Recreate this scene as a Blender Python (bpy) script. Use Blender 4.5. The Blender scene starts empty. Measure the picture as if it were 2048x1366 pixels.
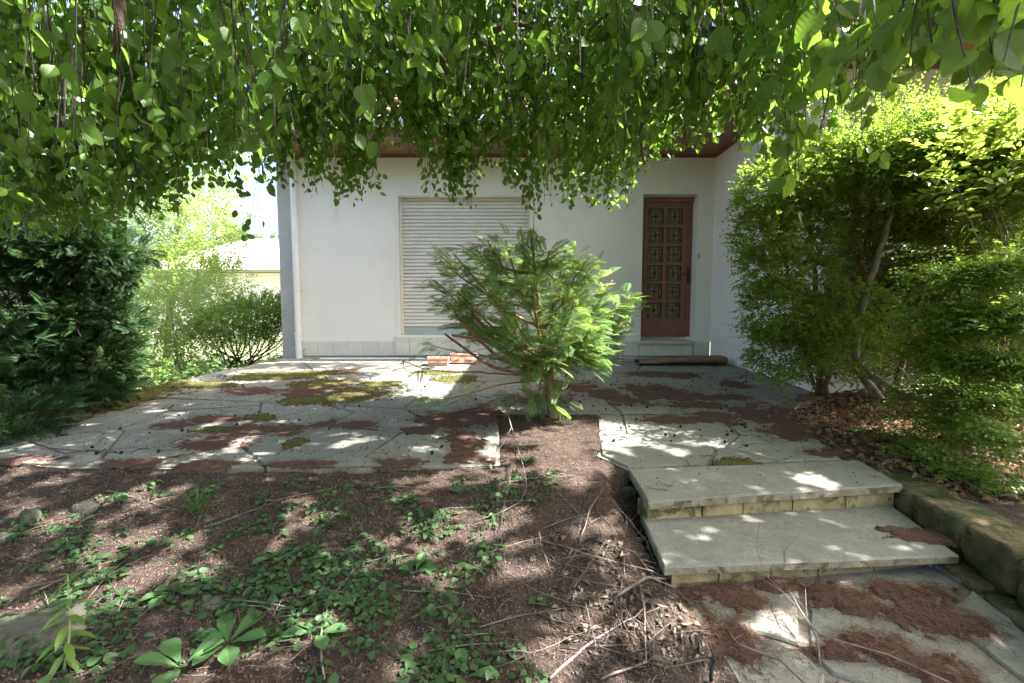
import bpy, math, random
import numpy as np
from mathutils import Vector

R = math.radians
rng = np.random.default_rng(7)
random.seed(7)
S = bpy.context.scene
COL = S.collection

# ------------------------------------------------------------------ camera, light, exposure
F = 880.0                 # focal length in pixels of a 2048 px wide picture
PITCH = R(4.2)
EYE = 0.71
cam_d = bpy.data.cameras.new('camera')
cam_d.sensor_width = 36.0
cam_d.lens = F / 2048 * 36.0
cam_d.clip_start = 0.05
cam_d.clip_end = 1500
cam = bpy.data.objects.new('camera', cam_d)
COL.objects.link(cam)
cam.location = (0, 0, EYE)
cam.rotation_euler = (R(90) - PITCH, 0, 0)
S.camera = cam

SUN_EL, SUN_AZ = R(49), R(-7)          # azimuth from +x
sv = Vector((math.cos(SUN_EL) * math.cos(SUN_AZ), math.cos(SUN_EL) * math.sin(SUN_AZ), math.sin(SUN_EL)))
world = bpy.data.worlds.new("World")
S.world = world
world.use_nodes = True
wn = world.node_tree
sky = wn.nodes.new('ShaderNodeTexSky')
sky.sky_type = 'NISHITA'
sky.sun_disc = False
sky.sun_elevation = SUN_EL
sky.sun_rotation = R(90) - SUN_AZ
sky.dust_density = 6.0
wn.links.new(sky.outputs[0], wn.nodes['Background'].inputs[0])
wn.nodes['Background'].inputs[1].default_value = 0.09
sun_d = bpy.data.lights.new('sun', 'SUN')
sun_d.energy = 4.7
sun_d.angle = R(0.55)
sun_d.color = (1.0, 0.975, 0.94)
sun = bpy.data.objects.new('sun', sun_d)
COL.objects.link(sun)
sun.rotation_euler = (-sv).to_track_quat('-Z', 'Y').to_euler()
sun.location = (8, 0, 9)

S.view_settings.view_transform = 'Standard'
S.view_settings.look = 'None'
S.view_settings.gamma = 1
S.view_settings.exposure = 2.95
S.cycles.use_denoising = True
S.cycles.max_bounces = 10
S.cycles.diffuse_bounces = 6
S.cycles.transmission_bounces = 8
S.cycles.sample_clamp_indirect = 6

# ------------------------------------------------------------------ projection helpers (measuring the photograph)
CP, SP = math.cos(PITCH), math.sin(PITCH)


def ray(px, py):
    u, v = (px - 1024) / F, (683 - py) / F
    return np.array([u, CP + v * SP, -SP + v * CP])


def at_depth(px, py, d):
    r = ray(px, py)
    return np.array([0, 0, EYE]) + r * (d / r[1])


def at_z(px, py, z):
    r = ray(px, py)
    return np.array([0, 0, EYE]) + r * ((z - EYE) / r[2])


def zterr(y):
    return -0.04 - 0.042 * (6.4 - np.clip(y, 1.8, 6.8))


def on_terrace(px, py):
    z = -0.15
    for _ in range(12):
        p = at_z(px, py, z)
        z = float(zterr(p[1]))
    return p


# ------------------------------------------------------------------ noise
def _hash(ix, iy, s):
    h = np.sin(ix * 127.1 + iy * 311.7 + s * 74.7) * 43758.5453
    return h - np.floor(h)


def vnoise(x, y, s=0):
    x = np.asarray(x, float); y = np.asarray(y, float)
    ix, iy = np.floor(x), np.floor(y)
    fx, fy = x - ix, y - iy
    fx = fx * fx * (3 - 2 * fx); fy = fy * fy * (3 - 2 * fy)
    a = _hash(ix, iy, s); b = _hash(ix + 1, iy, s); c = _hash(ix, iy + 1, s); d = _hash(ix + 1, iy + 1, s)
    return (a * (1 - fx) + b * fx) * (1 - fy) + (c * (1 - fx) + d * fx) * fy


def fbm(x, y, s=0, o=4):
    t, a, w = 0, 0.5, 0
    x = np.asarray(x, float); y = np.asarray(y, float)
    for k in range(o):
        t = t + a * vnoise(x * 2 ** k, y * 2 ** k, s + k * 3.1)
        w += a
        a *= 0.5
    return t / w


def smooth(t):
    t = np.clip(t, 0, 1)
    return t * t * (3 - 2 * t)


# ------------------------------------------------------------------ object helpers
def tag(o, label=None, cat=None, group=None, kind=None):
    if label: o['label'] = label
    if cat: o['category'] = cat
    if group: o['group'] = group
    if kind: o['kind'] = kind
    return o


def empty(name, loc=(0, 0, 0), parent=None):
    o = bpy.data.objects.new(name, None)
    COL.objects.link(o)
    o.location = loc
    o.empty_display_size = 0.1
    if parent: o.parent = parent
    return o


def link(name, me, parent=None, mat=None):
    o = bpy.data.objects.new(name, me)
    COL.objects.link(o)
    if mat is not None:
        for m in (mat if isinstance(mat, (list, tuple)) else [mat]):
            me.materials.append(m)
    if parent is not None:
        o.parent = parent
        o.location = -np.array(parent_world(parent))
    return o


def parent_world(p):
    v = np.zeros(3)
    while p is not None:
        v += np.array(p.location)
        p = p.parent
    return v


class MB:
    """collects faces in world coordinates"""
    def __init__(self):
        self.v = []; self.f = []; self.m = []; self.mi = 0

    def face(self, pts):
        n = len(self.v)
        self.v += [tuple(map(float, p)) for p in pts]
        self.f.append(tuple(range(n, n + len(pts)))); self.m.append(self.mi)

    def box(self, x0, x1, y0, y1, z0, z1):
        n = len(self.v)
        self.v += [(x0, y0, z0), (x1, y0, z0), (x1, y1, z0), (x0, y1, z0), (x0, y0, z1), (x1, y0, z1), (x1, y1, z1), (x0, y1, z1)]
        for q in ((0, 3, 2, 1), (4, 5, 6, 7), (0, 1, 5, 4), (1, 2, 6, 5), (2, 3, 7, 6), (3, 0, 4, 7)):
            self.f.append(tuple(n + i for i in q)); self.m.append(self.mi)

    def tube(self, pts, rad, sides=6, cap=True):
        pts = [np.array(p, float) for p in pts]
        k = len(pts)
        if np.isscalar(rad): rad = [rad] * k
        n0 = len(self.v)
        t0 = pts[1] - pts[0]
        ref = np.array([0, 0, 1.0]) if abs(t0[2]) < 0.8 * np.linalg.norm(t0) else np.array([1.0, 0, 0])
        for i in range(k):
            t = pts[min(i + 1, k - 1)] - pts[max(i - 1, 0)]
            t /= np.linalg.norm(t) + 1e-9
            a = np.cross(ref, t); a /= np.linalg.norm(a) + 1e-9
            b = np.cross(t, a)
            ref = b
            for s in range(sides):
                q = 2 * math.pi * s / sides
                self.v.append(tuple(pts[i] + rad[i] * (math.cos(q) * a + math.sin(q) * b)))
        for i in range(k - 1):
            for s in range(sides):
                s2 = (s + 1) % sides
                self.f.append((n0 + i * sides + s, n0 + i * sides + s2, n0 + (i + 1) * sides + s2, n0 + (i + 1) * sides + s))
                self.m.append(self.mi)
        if cap:
            self.f.append(tuple(n0 + s for s in reversed(range(sides)))); self.m.append(self.mi)
            self.f.append(tuple(n0 + (k - 1) * sides + s for s in range(sides))); self.m.append(self.mi)

    def build(self, name, mat, parent=None, shade=False):
        me = bpy.data.meshes.new(name)
        me.from_pydata(self.v, [], self.f)
        if isinstance(mat, (list, tuple)):
            for p, m in zip(me.polygons, self.m): p.material_index = m
        if shade:
            for p in me.polygons: p.use_smooth = True
        me.update()
        return link(name, me, parent, mat)


def tri_mesh(name, V, T, uv=None, rnd=None, smooth_sh=False):
    """fast triangle mesh from numpy arrays; uv per vertex, rnd per vertex"""
    me = bpy.data.meshes.new(name)
    me.vertices.add(len(V)); me.vertices.foreach_set('co', np.asarray(V, np.float32).ravel())
    me.loops.add(len(T) * 3); me.loops.foreach_set('vertex_index', np.asarray(T, np.int32).ravel())
    me.polygons.add(len(T)); me.polygons.foreach_set('loop_start', np.arange(0, len(T) * 3, 3, dtype=np.int32))
    me.polygons.foreach_set('use_smooth', np.full(len(T), smooth_sh, dtype=bool))
    if uv is not None:
        l = me.uv_layers.new(name='UVMap')
        l.data.foreach_set('uv', np.asarray(uv, np.float32)[np.asarray(T).ravel()].ravel())
    if rnd is not None:
        a = me.attributes.new('rnd', 'FLOAT', 'POINT')
        a.data.foreach_set('value', np.asarray(rnd, np.float32))
    me.update(calc_edges=True)
    return me


def grid_mesh(name, X, Y, Z, keep=None, smooth_sh=True):
    ny, nx = X.shape
    V = np.stack([X, Y, Z], -1).reshape(-1, 3)
    i = np.arange(ny * nx).reshape(ny, nx)
    a, b, c, d = i[:-1, :-1], i[:-1, 1:], i[1:, 1:], i[1:, :-1]
    if keep is not None:
        k = keep[:-1, :-1] | keep[:-1, 1:] | keep[1:, 1:] | keep[1:, :-1]
        a, b, c, d = a[k], b[k], c[k], d[k]
    T = np.concatenate([np.stack([a.ravel(), b.ravel(), c.ravel()], 1), np.stack([a.ravel(), c.ravel(), d.ravel()], 1)])
    used = np.unique(T)
    remap = np.full(len(V), -1); remap[used] = np.arange(len(used))
    return tri_mesh(name, V[used], remap[T], smooth_sh=smooth_sh)


def norm(a):
    a = np.asarray(a, float)
    return a / (np.linalg.norm(a, axis=-1, keepdims=True) + 1e-9)


def scatter(tmpl, P, D, N, Ls, Ws=None):
    """copies of a leaf template (verts x=side y=along z=normal, tris, uv) -> V, T, uv, rnd"""
    tv, tt, tu = tmpl
    P = np.asarray(P, float); n, k = len(P), len(tv)
    D = norm(D)
    X = norm(np.cross(D, N)); N = np.cross(X, D)
    Ls = np.broadcast_to(np.asarray(Ls, float), (n,))
    Ws = Ls if Ws is None else np.broadcast_to(np.asarray(Ws, float), (n,))
    V = (P[:, None] + X[:, None] * (tv[None, :, 0, None] * Ws[:, None, None]) + D[:, None] * (tv[None, :, 1, None] * Ls[:, None, None])
         + N[:, None] * (tv[None, :, 2, None] * Ls[:, None, None]))
    T = tt[None] + (np.arange(n) * k)[:, None, None]
    uv = np.broadcast_to(tu, (n, k, 2))
    rnd = np.repeat(rng.random(n), k)
    return V.reshape(-1, 3), T.reshape(-1, 3), uv.reshape(-1, 2), rnd


def foliage(name, chunks, mat, parent=None):
    V, T, U, Q, o = [], [], [], [], 0
    for v, t, u, q in chunks:
        V.append(v); T.append(t + o); U.append(u); Q.append(q); o += len(v)
    me = tri_mesh(name, np.concatenate(V), np.concatenate(T), np.concatenate(U), np.concatenate(Q))
    return link(name, me, parent, mat)


def leaf_template(prof, fold=0.18, curl=0.12, wav=0.0):
    """prof: list of (t, halfwidth); first and last have width 0"""
    mid = [(0, t, -curl * t * t) for t, w in prof]
    v, uv = list(mid), [(0.5, t) for t, w in prof]
    n = len(prof)
    T = []
    for sgn in (-1, 1):
        b = len(v)
        for k, (t, w) in enumerate(prof[1:-1]):
            v.append((sgn * w, t, fold * w - curl * t * t + wav * (1 if k % 2 else -1)))
            uv.append((0.5 + sgn * 0.5, t))
        e = lambda i: 0 if i == 0 else (n - 1 if i == n - 1 else b + i - 1)
        for i in range(n - 1):
            q = [i, i + 1, e(i + 1), e(i)]
            if sgn > 0: q = q[::-1]
            for tr in ((q[0], q[1], q[2]), (q[0], q[2], q[3])):
                if len(set(tr)) == 3: T.append(tr)
    return np.array(v, float), np.array(T), np.array(uv, float)


BEECH_LO = leaf_template([(0, 0), (.16, .26), (.42, .36), (.7, .27), (1, 0)], .25, .1)
BEECH_LO2 = leaf_template([(0, 0), (.14, .17), (.38, .30), (.66, .26), (.86, .12), (1, 0)], .45, -.22)
BEECH_HI = leaf_template([(0, 0), (.05, .13), (.12, .23), (.2, .29), (.22, .305), (.32, .345), (.34, .355), (.45, .36), (.47, .365), (.58, .335), (.6, .335),
                          (.7, .275), (.72, .27), (.82, .185), (.84, .175), (.93, .075), (1, 0)], .22, .12, .004)
SMALL = leaf_template([(0, 0), (.4, .24), (1, 0)], .3, .1)
LANCE = leaf_template([(0, 0), (.3, .13), (.65, .11), (1, 0)], .3, .2)
ROUND = leaf_template([(0, 0), (.05, .24), (.18, .40), (.4, .42), (.65, .30), (.86, .12), (1, 0)], .22, .2)
PADDLE = leaf_template([(0, 0), (.15, .05), (.35, .12), (.6, .24), (.78, .25), (.92, .15), (1, 0)], .35, .28)
TOOTH = leaf_template([(0, 0), (.18, .03), (.3, .1), (.33, .05), (.45, .16), (.49, .07), (.6, .2), (.65, .1), (.76, .21), (.83, .17), (.93, .1), (1, 0)], .15, .35)
NEEDLE = (np.array([(-.04, 0, 0), (.04, 0, 0), (.03, 1, 0), (-.03, 1, 0)], float), np.array([(0, 1, 2), (0, 2, 3)]), np.array([(0, 0), (1, 0), (1, 1), (0, 1)], float))
DRY = leaf_template([(0, 0), (.25, .24), (.6, .26), (1, 0)], .9, .45)


def frond_template(pairs=13, w=.017, subs=(.2, .36, .52, .68, .84)):
    v, T, uv = [], [], []

    def strip(p, d, L, w, z0, z1):
        n = len(v)
        d = np.array(d, float); d /= np.linalg.norm(d)
        s = np.array([d[1], -d[0]])
        p = np.array(p, float)
        for q, z in ((p, z0), (p + d * L * .5 + s * w, z0 * .5 + z1 * .5), (p + d * L, z1), (p + d * L * .5 - s * w, z0 * .5 + z1 * .5)):
            v.append((q[0], q[1], z)); uv.append((0.5, q[1]))
        T.extend([(n, n + 1, n + 2), (n, n + 2, n + 3)])
    dz = lambda t: -0.30 * t * t
    strip((0, 0), (0, 1), 1, w, 0, dz(1))
    for k in range(pairs):
        t = .06 + k * .92 / pairs
        L = .5 * (1 - .72 * t ** 1.3) * (1 if k > 1 else .7)
        for sg in (-1, 1):
            d = np.array([sg * .70, .72])
            strip((0, t), d, L, w, dz(t), dz(t) - .10 * L * 2)
            for m in subs:
                z = dz(t) - .2 * L * m
                q = (d[0] * L * m, t + d[1] * L * m)
                strip(q, (sg * .12, 1), L * .30 * (1.1 - m * .5), w * .8, z, z - .025)
                strip(q, (sg * 1, .15), L * .26 * (1.1 - m * .5), w * .8, z, z - .03)
    return np.array(v, float), np.array(T), np.array(uv, float)


FROND_LO = frond_template(9, .026, (.35, .7))
FROND = frond_template(12, .017, (.3, .55, .8))

# ------------------------------------------------------------------ materials
def nt(name):
    m = bpy.data.materials.new(name)
    m.use_nodes = True
    return m, m.node_tree, m.node_tree.nodes['Principled BSDF']


def ramp(t, fac, stops):
    r = t.nodes.new('ShaderNodeValToRGB')
    e = r.color_ramp.elements
    while len(e) < len(stops): e.new(0.5)
    for el, (p, c) in zip(e, stops):
        el.position = p; el.color = (*c, 1)
    t.links.new(fac, r.inputs[0])
    return r.outputs[0]


def noise_node(t, scale, detail=5, rough=.55, vec=None, dist=0):
    n = t.nodes.new('ShaderNodeTexNoise')
    n.inputs['Scale'].default_value = scale
    n.inputs['Detail'].default_value = detail
    n.inputs['Roughness'].default_value = rough
    n.inputs['Distortion'].default_value = dist
    if vec is not None: t.links.new(vec, n.inputs['Vector'])
    return n.outputs[0]


def geo_pos(t):
    g = t.nodes.new('ShaderNodeNewGeometry')
    return g.outputs['Position']


def mixc(t, fac, a, b, mode='MIX'):
    m = t.nodes.new('ShaderNodeMix')
    m.data_type = 'RGBA'; m.blend_type = mode
    if isinstance(fac, (int, float)): m.inputs[0].default_value = fac
    else: t.links.new(fac, m.inputs[0])
    for k, c in ((6, a), (7, b)):
        if isinstance(c, tuple): m.inputs[k].default_value = (*c, 1)
        else: t.links.new(c, m.inputs[k])
    return m.outputs[2]


def surf(name, c1, c2, scale=8, rough=.8, bump=0.0, bscale=60, stops=(.35, .65), spec=.3, metal=0, extra=None, bdist=.01):
    m, t, b = nt(name)
    pos = geo_pos(t)
    col = ramp(t, noise_node(t, scale, 6, .6, pos), [(stops[0], c1), (stops[1], c2)])
    if extra:                                         # (colour, scale, threshold): stains with a shape of their own
        ec, es, th = extra
        f = ramp(t, noise_node(t, es, 8, .65, pos, .4), [(th, (0, 0, 0)), (th + .08, (1, 1, 1))])
        col = mixc(t, f, col, ec)
    t.links.new(col, b.inputs['Base Color'])
    b.inputs['Roughness'].default_value = rough
    b.inputs['Specular IOR Level'].default_value = spec
    b.inputs['Metallic'].default_value = metal
    if bump:
        bn = t.nodes.new('ShaderNodeBump')
        bn.inputs['Strength'].default_value = bump
        bn.inputs['Distance'].default_value = bdist
        t.links.new(noise_node(t, bscale, 8, .65, pos), bn.inputs['Height'])
        t.links.new(bn.outputs[0], b.inputs['Normal'])
    return m


def leafmat(name, cols, trans, tw=.5, rough=.42, veins=False, spec=.4):
    m, t, b = nt(name)
    at = t.nodes.new('ShaderNodeAttribute'); at.attribute_name = 'rnd'
    n = len(cols)
    col = ramp(t, at.outputs['Fac'], [(i / max(1, n - 1), c) for i, c in enumerate(cols)])
    tcol = mixc(t, at.outputs['Fac'], trans, tuple(x * .8 for x in trans))
    if veins:
        uvn = t.nodes.new('ShaderNodeTexCoord')
        sep = t.nodes.new('ShaderNodeSeparateXYZ'); t.links.new(uvn.outputs['UV'], sep.inputs[0])

        def mth(op, a, bb=None):
            q = t.nodes.new('ShaderNodeMath'); q.operation = op
            for i, x in enumerate((a, bb)):
                if x is None: continue
                if isinstance(x, (int, float)): q.inputs[i].default_value = x
                else: t.links.new(x, q.inputs[i])
            return q.outputs[0]
        ax = mth('ABSOLUTE', mth('SUBTRACT', sep.outputs[0], .5))
        w = mth('SINE', mth('MULTIPLY', mth('SUBTRACT', sep.outputs[1], mth('MULTIPLY', ax, .5)), 58.0))
        vf = mth('MAXIMUM', mth('GREATER_THAN', w, .88), mth('LESS_THAN', ax, .03))
        col = mixc(t, mth('MULTIPLY', vf, .12), col, (.12, .19, .05))
        tcol = mixc(t, mth('MULTIPLY', vf, .3), tcol, tuple(x * .55 for x in trans))
        bn = t.nodes.new('ShaderNodeBump'); bn.inputs['Strength'].default_value = .12; bn.inputs['Distance'].default_value = .001
        t.links.new(w, bn.inputs['Height']); t.links.new(bn.outputs[0], b.inputs['Normal'])
    t.links.new(col, b.inputs['Base Color'])
    b.inputs['Roughness'].default_value = rough
    b.inputs['Specular IOR Level'].default_value = spec
    tr = t.nodes.new('ShaderNodeBsdfTranslucent'); t.links.new(tcol, tr.inputs[0])
    mx = t.nodes.new('ShaderNodeMixShader'); mx.inputs[0].default_value = tw
    t.links.new(b.outputs[0], mx.inputs[1]); t.links.new(tr.outputs[0], mx.inputs[2])
    t.links.new(mx.outputs[0], t.nodes['Material Output'].inputs[0])
    return m


M = {}
M['plaster'] = surf('plaster', (.755, .735, .72), (.80, .785, .77), 1.6, .92, .35, 180, extra=((.66, .64, .62), 1.1, .62), bdist=.004)
M['pier'] = surf('pier_render', (.40, .40, .41), (.48, .47, .45), 2.5, .92, .4, 160, bdist=.004)
M['tile'] = surf('plinth_tile', (.60, .59, .56), (.68, .67, .63), 3, .35, .05, 40, spec=.5)
M['grout'] = surf('tile_grout', (.22, .21, .2), (.3, .29, .27), 20, .95)
M['trim'] = surf('window_trim', (.74, .70, .67), (.78, .75, .72), 3, .7, .1, 90, bdist=.003)
M['shutter'] = surf('shutter_plastic', (.66, .645, .635), (.72, .705, .69), 5, .45, .02, 50, spec=.5)
M['rail'] = surf('shutter_rail', (.36, .42, .43), (.42, .48, .48), 6, .35, .02, 50, spec=.5)
M['pvc'] = surf('white_pipe', (.74, .72, .72), (.79, .78, .77), 4, .38, .03, 30, spec=.5)
M['door'] = surf('door_paint', (.215, .092, .07), (.275, .122, .094), 6, .42, .12, 120, spec=.45, bdist=.002)
M['iron'] = surf('black_iron', (.015, .014, .013), (.03, .028, .025), 30, .5, .2, 200, spec=.5)
M['glass'] = surf('amber_glass', (.17, .12, .055), (.36, .275, .15), 34, .18, .45, 55, spec=.8, bdist=.006)
M['brass'] = surf('dark_handle', (.04, .02, .015), (.06, .03, .02), 30, .35, spec=.6)
M['stone_sill'] = surf('sill_stone', (.46, .45, .43), (.56, .55, .52), 9, .75, .15, 120)
M['rtile'] = surf('roof_tile', (.24, .13, .10), (.36, .22, .18), 7, .85, .4, 40, extra=((.2, .16, .13), 3, .55))
M['gutterm'] = surf('gutter_zinc', (.55, .55, .53), (.66, .65, .62), 5, .5, .05, 30, spec=.5)
M['terracotta'] = surf('terracotta', (.40, .22, .16), (.52, .31, .24), 14, .85, .4, 90, extra=((.58, .45, .38), 9, .55), bdist=.004)
M['jute'] = surf('jute_mat', (.15, .10, .068), (.22, .155, .11), 22, .97, .9, 260, bdist=.006)
M['bark'] = surf('bark', (.055, .040, .030), (.11, .085, .065), 30, .9, .7, 90, bdist=.01)
M['bark_red'] = surf('bark_red', (.17, .085, .048), (.28, .15, .085), 25, .85, .6, 110, bdist=.006)
M['bark_grey'] = surf('bark_grey', (.10, .085, .065), (.20, .175, .14), 22, .85, .5, 120, bdist=.005)
M['stem_brown'] = surf('stem_brown', (.085, .045, .03), (.14, .08, .05), 20, .85, .4, 120)
M['twig'] = surf('dry_twig', (.085, .066, .055), (.21, .175, .15), 14, .85, .4, 150, bdist=.003)
M['twig_dark'] = surf('dark_twig', (.03, .024, .02), (.07, .055, .045), 14, .85, .4, 150)
M['cone'] = surf('dark_cone', (.012, .011, .01), (.03, .026, .022), 90, .8, .6, 300)
M['wallstone'] = surf('mossy_stone', (.085, .07, .034), (.17, .14, .075), 12, .95, 1, 55, extra=((.045, .062, .018), 7, .48), bdist=.03)
M['riser'] = surf('riser_stone', (.23, .185, .085), (.36, .30, .155), 10, .9, .8, 70, extra=((.10, .09, .035), 9, .52), bdist=.012)
M['slab_edge'] = surf('slab_edge', (.17, .145, .095), (.27, .245, .185), 12, .92, .8, 90, extra=((.10, .09, .045), 14, .52), bdist=.008)
M['rock'] = surf('pale_rock', (.085, .078, .06), (.15, .138, .115), 14, .95, 1, 60, extra=((.05, .065, .022), 9, .52), bdist=.02)
M['mortar'] = surf('joint_dirt', (.13, .115, .095), (.21, .19, .16), 30, .95, .6, 120)
M['concrete'] = surf('gutter_strip', (.25, .24, .225), (.34, .33, .31), 12, .95, .5, 90)
M['litter'] = surf('needle_bed', (.060, .031, .023), (.155, .085, .062), 130, .97, 1.0, 320, bdist=.012)
M['moss'] = surf('moss', (.055, .062, .014), (.12, .12, .026), 60, .98, 1.0, 260, extra=((.085, .052, .028), 30, .52), bdist=.012)
M['cream'] = surf('cream_render', (.80, .75, .64), (.84, .79, .68), 2, .9)
M['pale_roof'] = surf('pale_roof', (.62, .56, .52), (.72, .66, .62), 3, .85)
M['blue_shut'] = surf('blue_grey_panel', (.42, .48, .58), (.48, .54, .62), 4, .7)
M['needlec'] = leafmat('needles', [(.075, .038, .027), (.13, .072, .052), (.19, .12, .088), (.10, .065, .04)], (.1, .05, .03), .1, .9, spec=.1)
M['soilneedle'] = leafmat('soil_needles', [(.07, .045, .035), (.13, .09, .07), (.22, .17, .135), (.10, .07, .055)], (.1, .07, .05), .1, .9, spec=.1)
M['dryleaf'] = leafmat('dry_leaves', [(.12, .065, .035), (.22, .13, .08), (.30, .21, .14), (.09, .055, .035)], (.25, .14, .06), .25, .8, spec=.15)
M['beech'] = leafmat('beech_leaf', [(.045, .085, .014), (.06, .115, .018), (.075, .135, .022), (.05, .10, .022)], (.24, .41, .045), .58, .38, True, .45)
M['hedge'] = leafmat('hedge_leaf', [(.075, .14, .022), (.11, .19, .032), (.16, .235, .045), (.19, .22, .05)], (.32, .46, .06), .45, .4)
M['spray'] = leafmat('spray_leaf', [(.09, .17, .03), (.13, .22, .045), (.18, .26, .06)], (.30, .44, .06), .45, .4)
M['laurel'] = leafmat('laurel_leaf', [(.09, .17, .03), (.14, .22, .05)], (.42, .55, .08), .5, .3, True, .5)
M['conifer'] = leafmat('conifer_spray', [(.10, .20, .06), (.13, .235, .07), (.18, .27, .085), (.17, .17, .07)], (.36, .52, .12), .48, .55, spec=.3)
M['yew'] = leafmat('dark_spray', [(.018, .045, .016), (.028, .062, .02), (.042, .08, .024)], (.06, .12, .02), .2, .55, spec=.25)
M['bronze'] = leafmat('bronzed_spray', [(.05, .055, .022), (.04, .065, .025), (.085, .06, .03)], (.12, .12, .03), .25, .6, spec=.2)
M['weed'] = leafmat('weed_leaf', [(.03, .066, .024), (.045, .095, .034), (.07, .12, .042), (.05, .10, .05)], (.14, .26, .05), .35, .5, True, .3)
M['rosette'] = leafmat('rosette_leaf', [(.07, .15, .05), (.085, .17, .06)], (.16, .3, .07), .3, .55, True, .3)
M['birch'] = leafmat('birch_leaf', [(.13, .21, .06), (.2, .28, .09)], (.5, .62, .16), .5, .4)
M['farleaf'] = leafmat('far_leaf', [(.08, .14, .06), (.12, .19, .09)], (.3, .42, .14), .4, .5)
M['grassm'] = leafmat('grass_blade', [(.06, .13, .03), (.10, .18, .04)], (.2, .34, .05), .4, .5)


def flagstone_mat():
    m, t, b = nt('flagstone')
    pos = geo_pos(t)
    at = t.nodes.new('ShaderNodeAttribute'); at.attribute_name = 'rnd'
    base = ramp(t, at.outputs['Fac'], [(0, (.155, .16, .14)), (.4, (.205, .205, .18)), (.7, (.185, .19, .172)), (1, (.235, .225, .197))])
    n1 = noise_node(t, 7, 8, .65, pos, .6)
    col = mixc(t, ramp(t, n1, [(.38, (0, 0, 0)), (.72, (.75, .75, .75))]), base, (.135, .14, .115))
    n2 = noise_node(t, 2.2, 6, .6, pos, .3)
    col = mixc(t, ramp(t, n2, [(.5, (0, 0, 0)), (.7, (.5, .5, .5))]), col, (.29, .275, .24))
    n3 = noise_node(t, 19, 9, .7, pos, 1.2)
    col = mixc(t, ramp(t, n3, [(.50, (0, 0, 0)), (.62, (.7, .7, .7))]), col, (.145, .14, .105))
    n4 = noise_node(t, 3.6, 7, .7, pos, .8)
    col = mixc(t, ramp(t, n4, [(.55, (0, 0, 0)), (.70, (.65, .65, .65))]), col, (.115, .105, .075))
    sp = ramp(t, noise_node(t, 95, 4, .7, pos), [(.60, (0, 0, 0)), (.68, (1, 1, 1))])
    col = mixc(t, sp, col, (.075, .066, .05))
    t.links.new(col, b.inputs['Base Color'])
    b.inputs['Roughness'].default_value = .85
    b.inputs['Specular IOR Level'].default_value = .25
    bn = t.nodes.new('ShaderNodeBump'); bn.inputs['Strength'].default_value = .55; bn.inputs['Distance'].default_value = .012
    t.links.new(noise_node(t, 26, 9, .7, pos, .3), bn.inputs['Height'])
    t.links.new(bn.outputs[0], b.inputs['Normal'])
    return m


def soil_mat():
    m, t, b = nt('garden_soil')
    pos = geo_pos(t)
    c = ramp(t, noise_node(t, 45, 8, .7, pos), [(.3, (.027, .020, .017)), (.5, (.062, .046, .039)), (.72, (.125, .097, .081))])
    d = ramp(t, noise_node(t, 3.0, 5, .6, pos), [(.42, (0, 0, 0)), (.62, (.7, .7, .7))])
    c = mixc(t, d, c, (.075, .047, .036))
    d2 = ramp(t, noise_node(t, 6.5, 6, .65, pos, .5), [(.48, (0, 0, 0)), (.62, (.75, .75, .75))])
    c = mixc(t, d2, c, (.032, .025, .02))
    sp = ramp(t, noise_node(t, 210, 2, .5, pos), [(.66, (0, 0, 0)), (.71, (1, 1, 1))])
    c = mixc(t, sp, c, (.32, .25, .19))
    sepn = t.nodes.new('ShaderNodeSeparateXYZ'); t.links.new(pos, sepn.inputs[0])
    far = ramp(t, sepn.outputs[1], [(0, (0, 0, 0)), (1, (1, 1, 1))])
    mr = t.nodes.new('ShaderNodeMapRange'); mr.inputs[1].default_value = 7.2; mr.inputs[2].default_value = 9
    t.links.new(sepn.outputs[1], mr.inputs[0])
    g = ramp(t, noise_node(t, 5, 6, .6, pos), [(.35, (.10, .12, .06)), (.65, (.16, .17, .095))])
    c = mixc(t, mr.outputs[0], c, g)
    t.links.new(c, b.inputs['Base Color'])
    b.inputs['Roughness'].default_value = .97
    b.inputs['Specular IOR Level'].default_value = .1
    bn = t.nodes.new('ShaderNodeBump'); bn.inputs['Strength'].default_value = 1; bn.inputs['Distance'].default_value = .015
    t.links.new(noise_node(t, 95, 9, .72, pos), bn.inputs['Height'])
    t.links.new(bn.outputs[0], b.inputs['Normal'])
    return m


def soffit_mat(axis):
    m, t, b = nt('soffit_boards_' + axis)
    pos = geo_pos(t)
    sepn = t.nodes.new('ShaderNodeSeparateXYZ'); t.links.new(pos, sepn.inputs[0])
    q = t.nodes.new('ShaderNodeMath'); q.operation = 'FRACT'
    mu = t.nodes.new('ShaderNodeMath'); mu.operation = 'MULTIPLY'; mu.inputs[1].default_value = 1 / .095
    t.links.new(sepn.outputs[0 if axis == 'across' else 1], mu.inputs[0]); t.links.new(mu.outputs[0], q.inputs[0])
    gr = ramp(t, q.outputs[0], [(0, (1, 1, 1)), (.08, (0, 0, 0))])
    c = ramp(t, noise_node(t, 6, 5, .6, pos), [(.3, (.22, .115, .07)), (.7, (.30, .165, .10))])
    c = mixc(t, gr, c, (.05, .025, .018))
    t.links.new(c, b.inputs['Base Color'])
    b.inputs['Roughness'].default_value = .55
    return m


M['flag'] = flagstone_mat()
M['soil'] = soil_mat()
M['soffit_x'] = soffit_mat('across')
M['soffit_y'] = soffit_mat('along')
M['fascia'] = surf('fascia_wood', (.17, .085, .055), (.235, .125, .08), 8, .55, .1, 60)

# ------------------------------------------------------------------ terrain
def P2(px, py):
    p = on_terrace(px, py)
    return (p[0], p[1])


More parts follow.
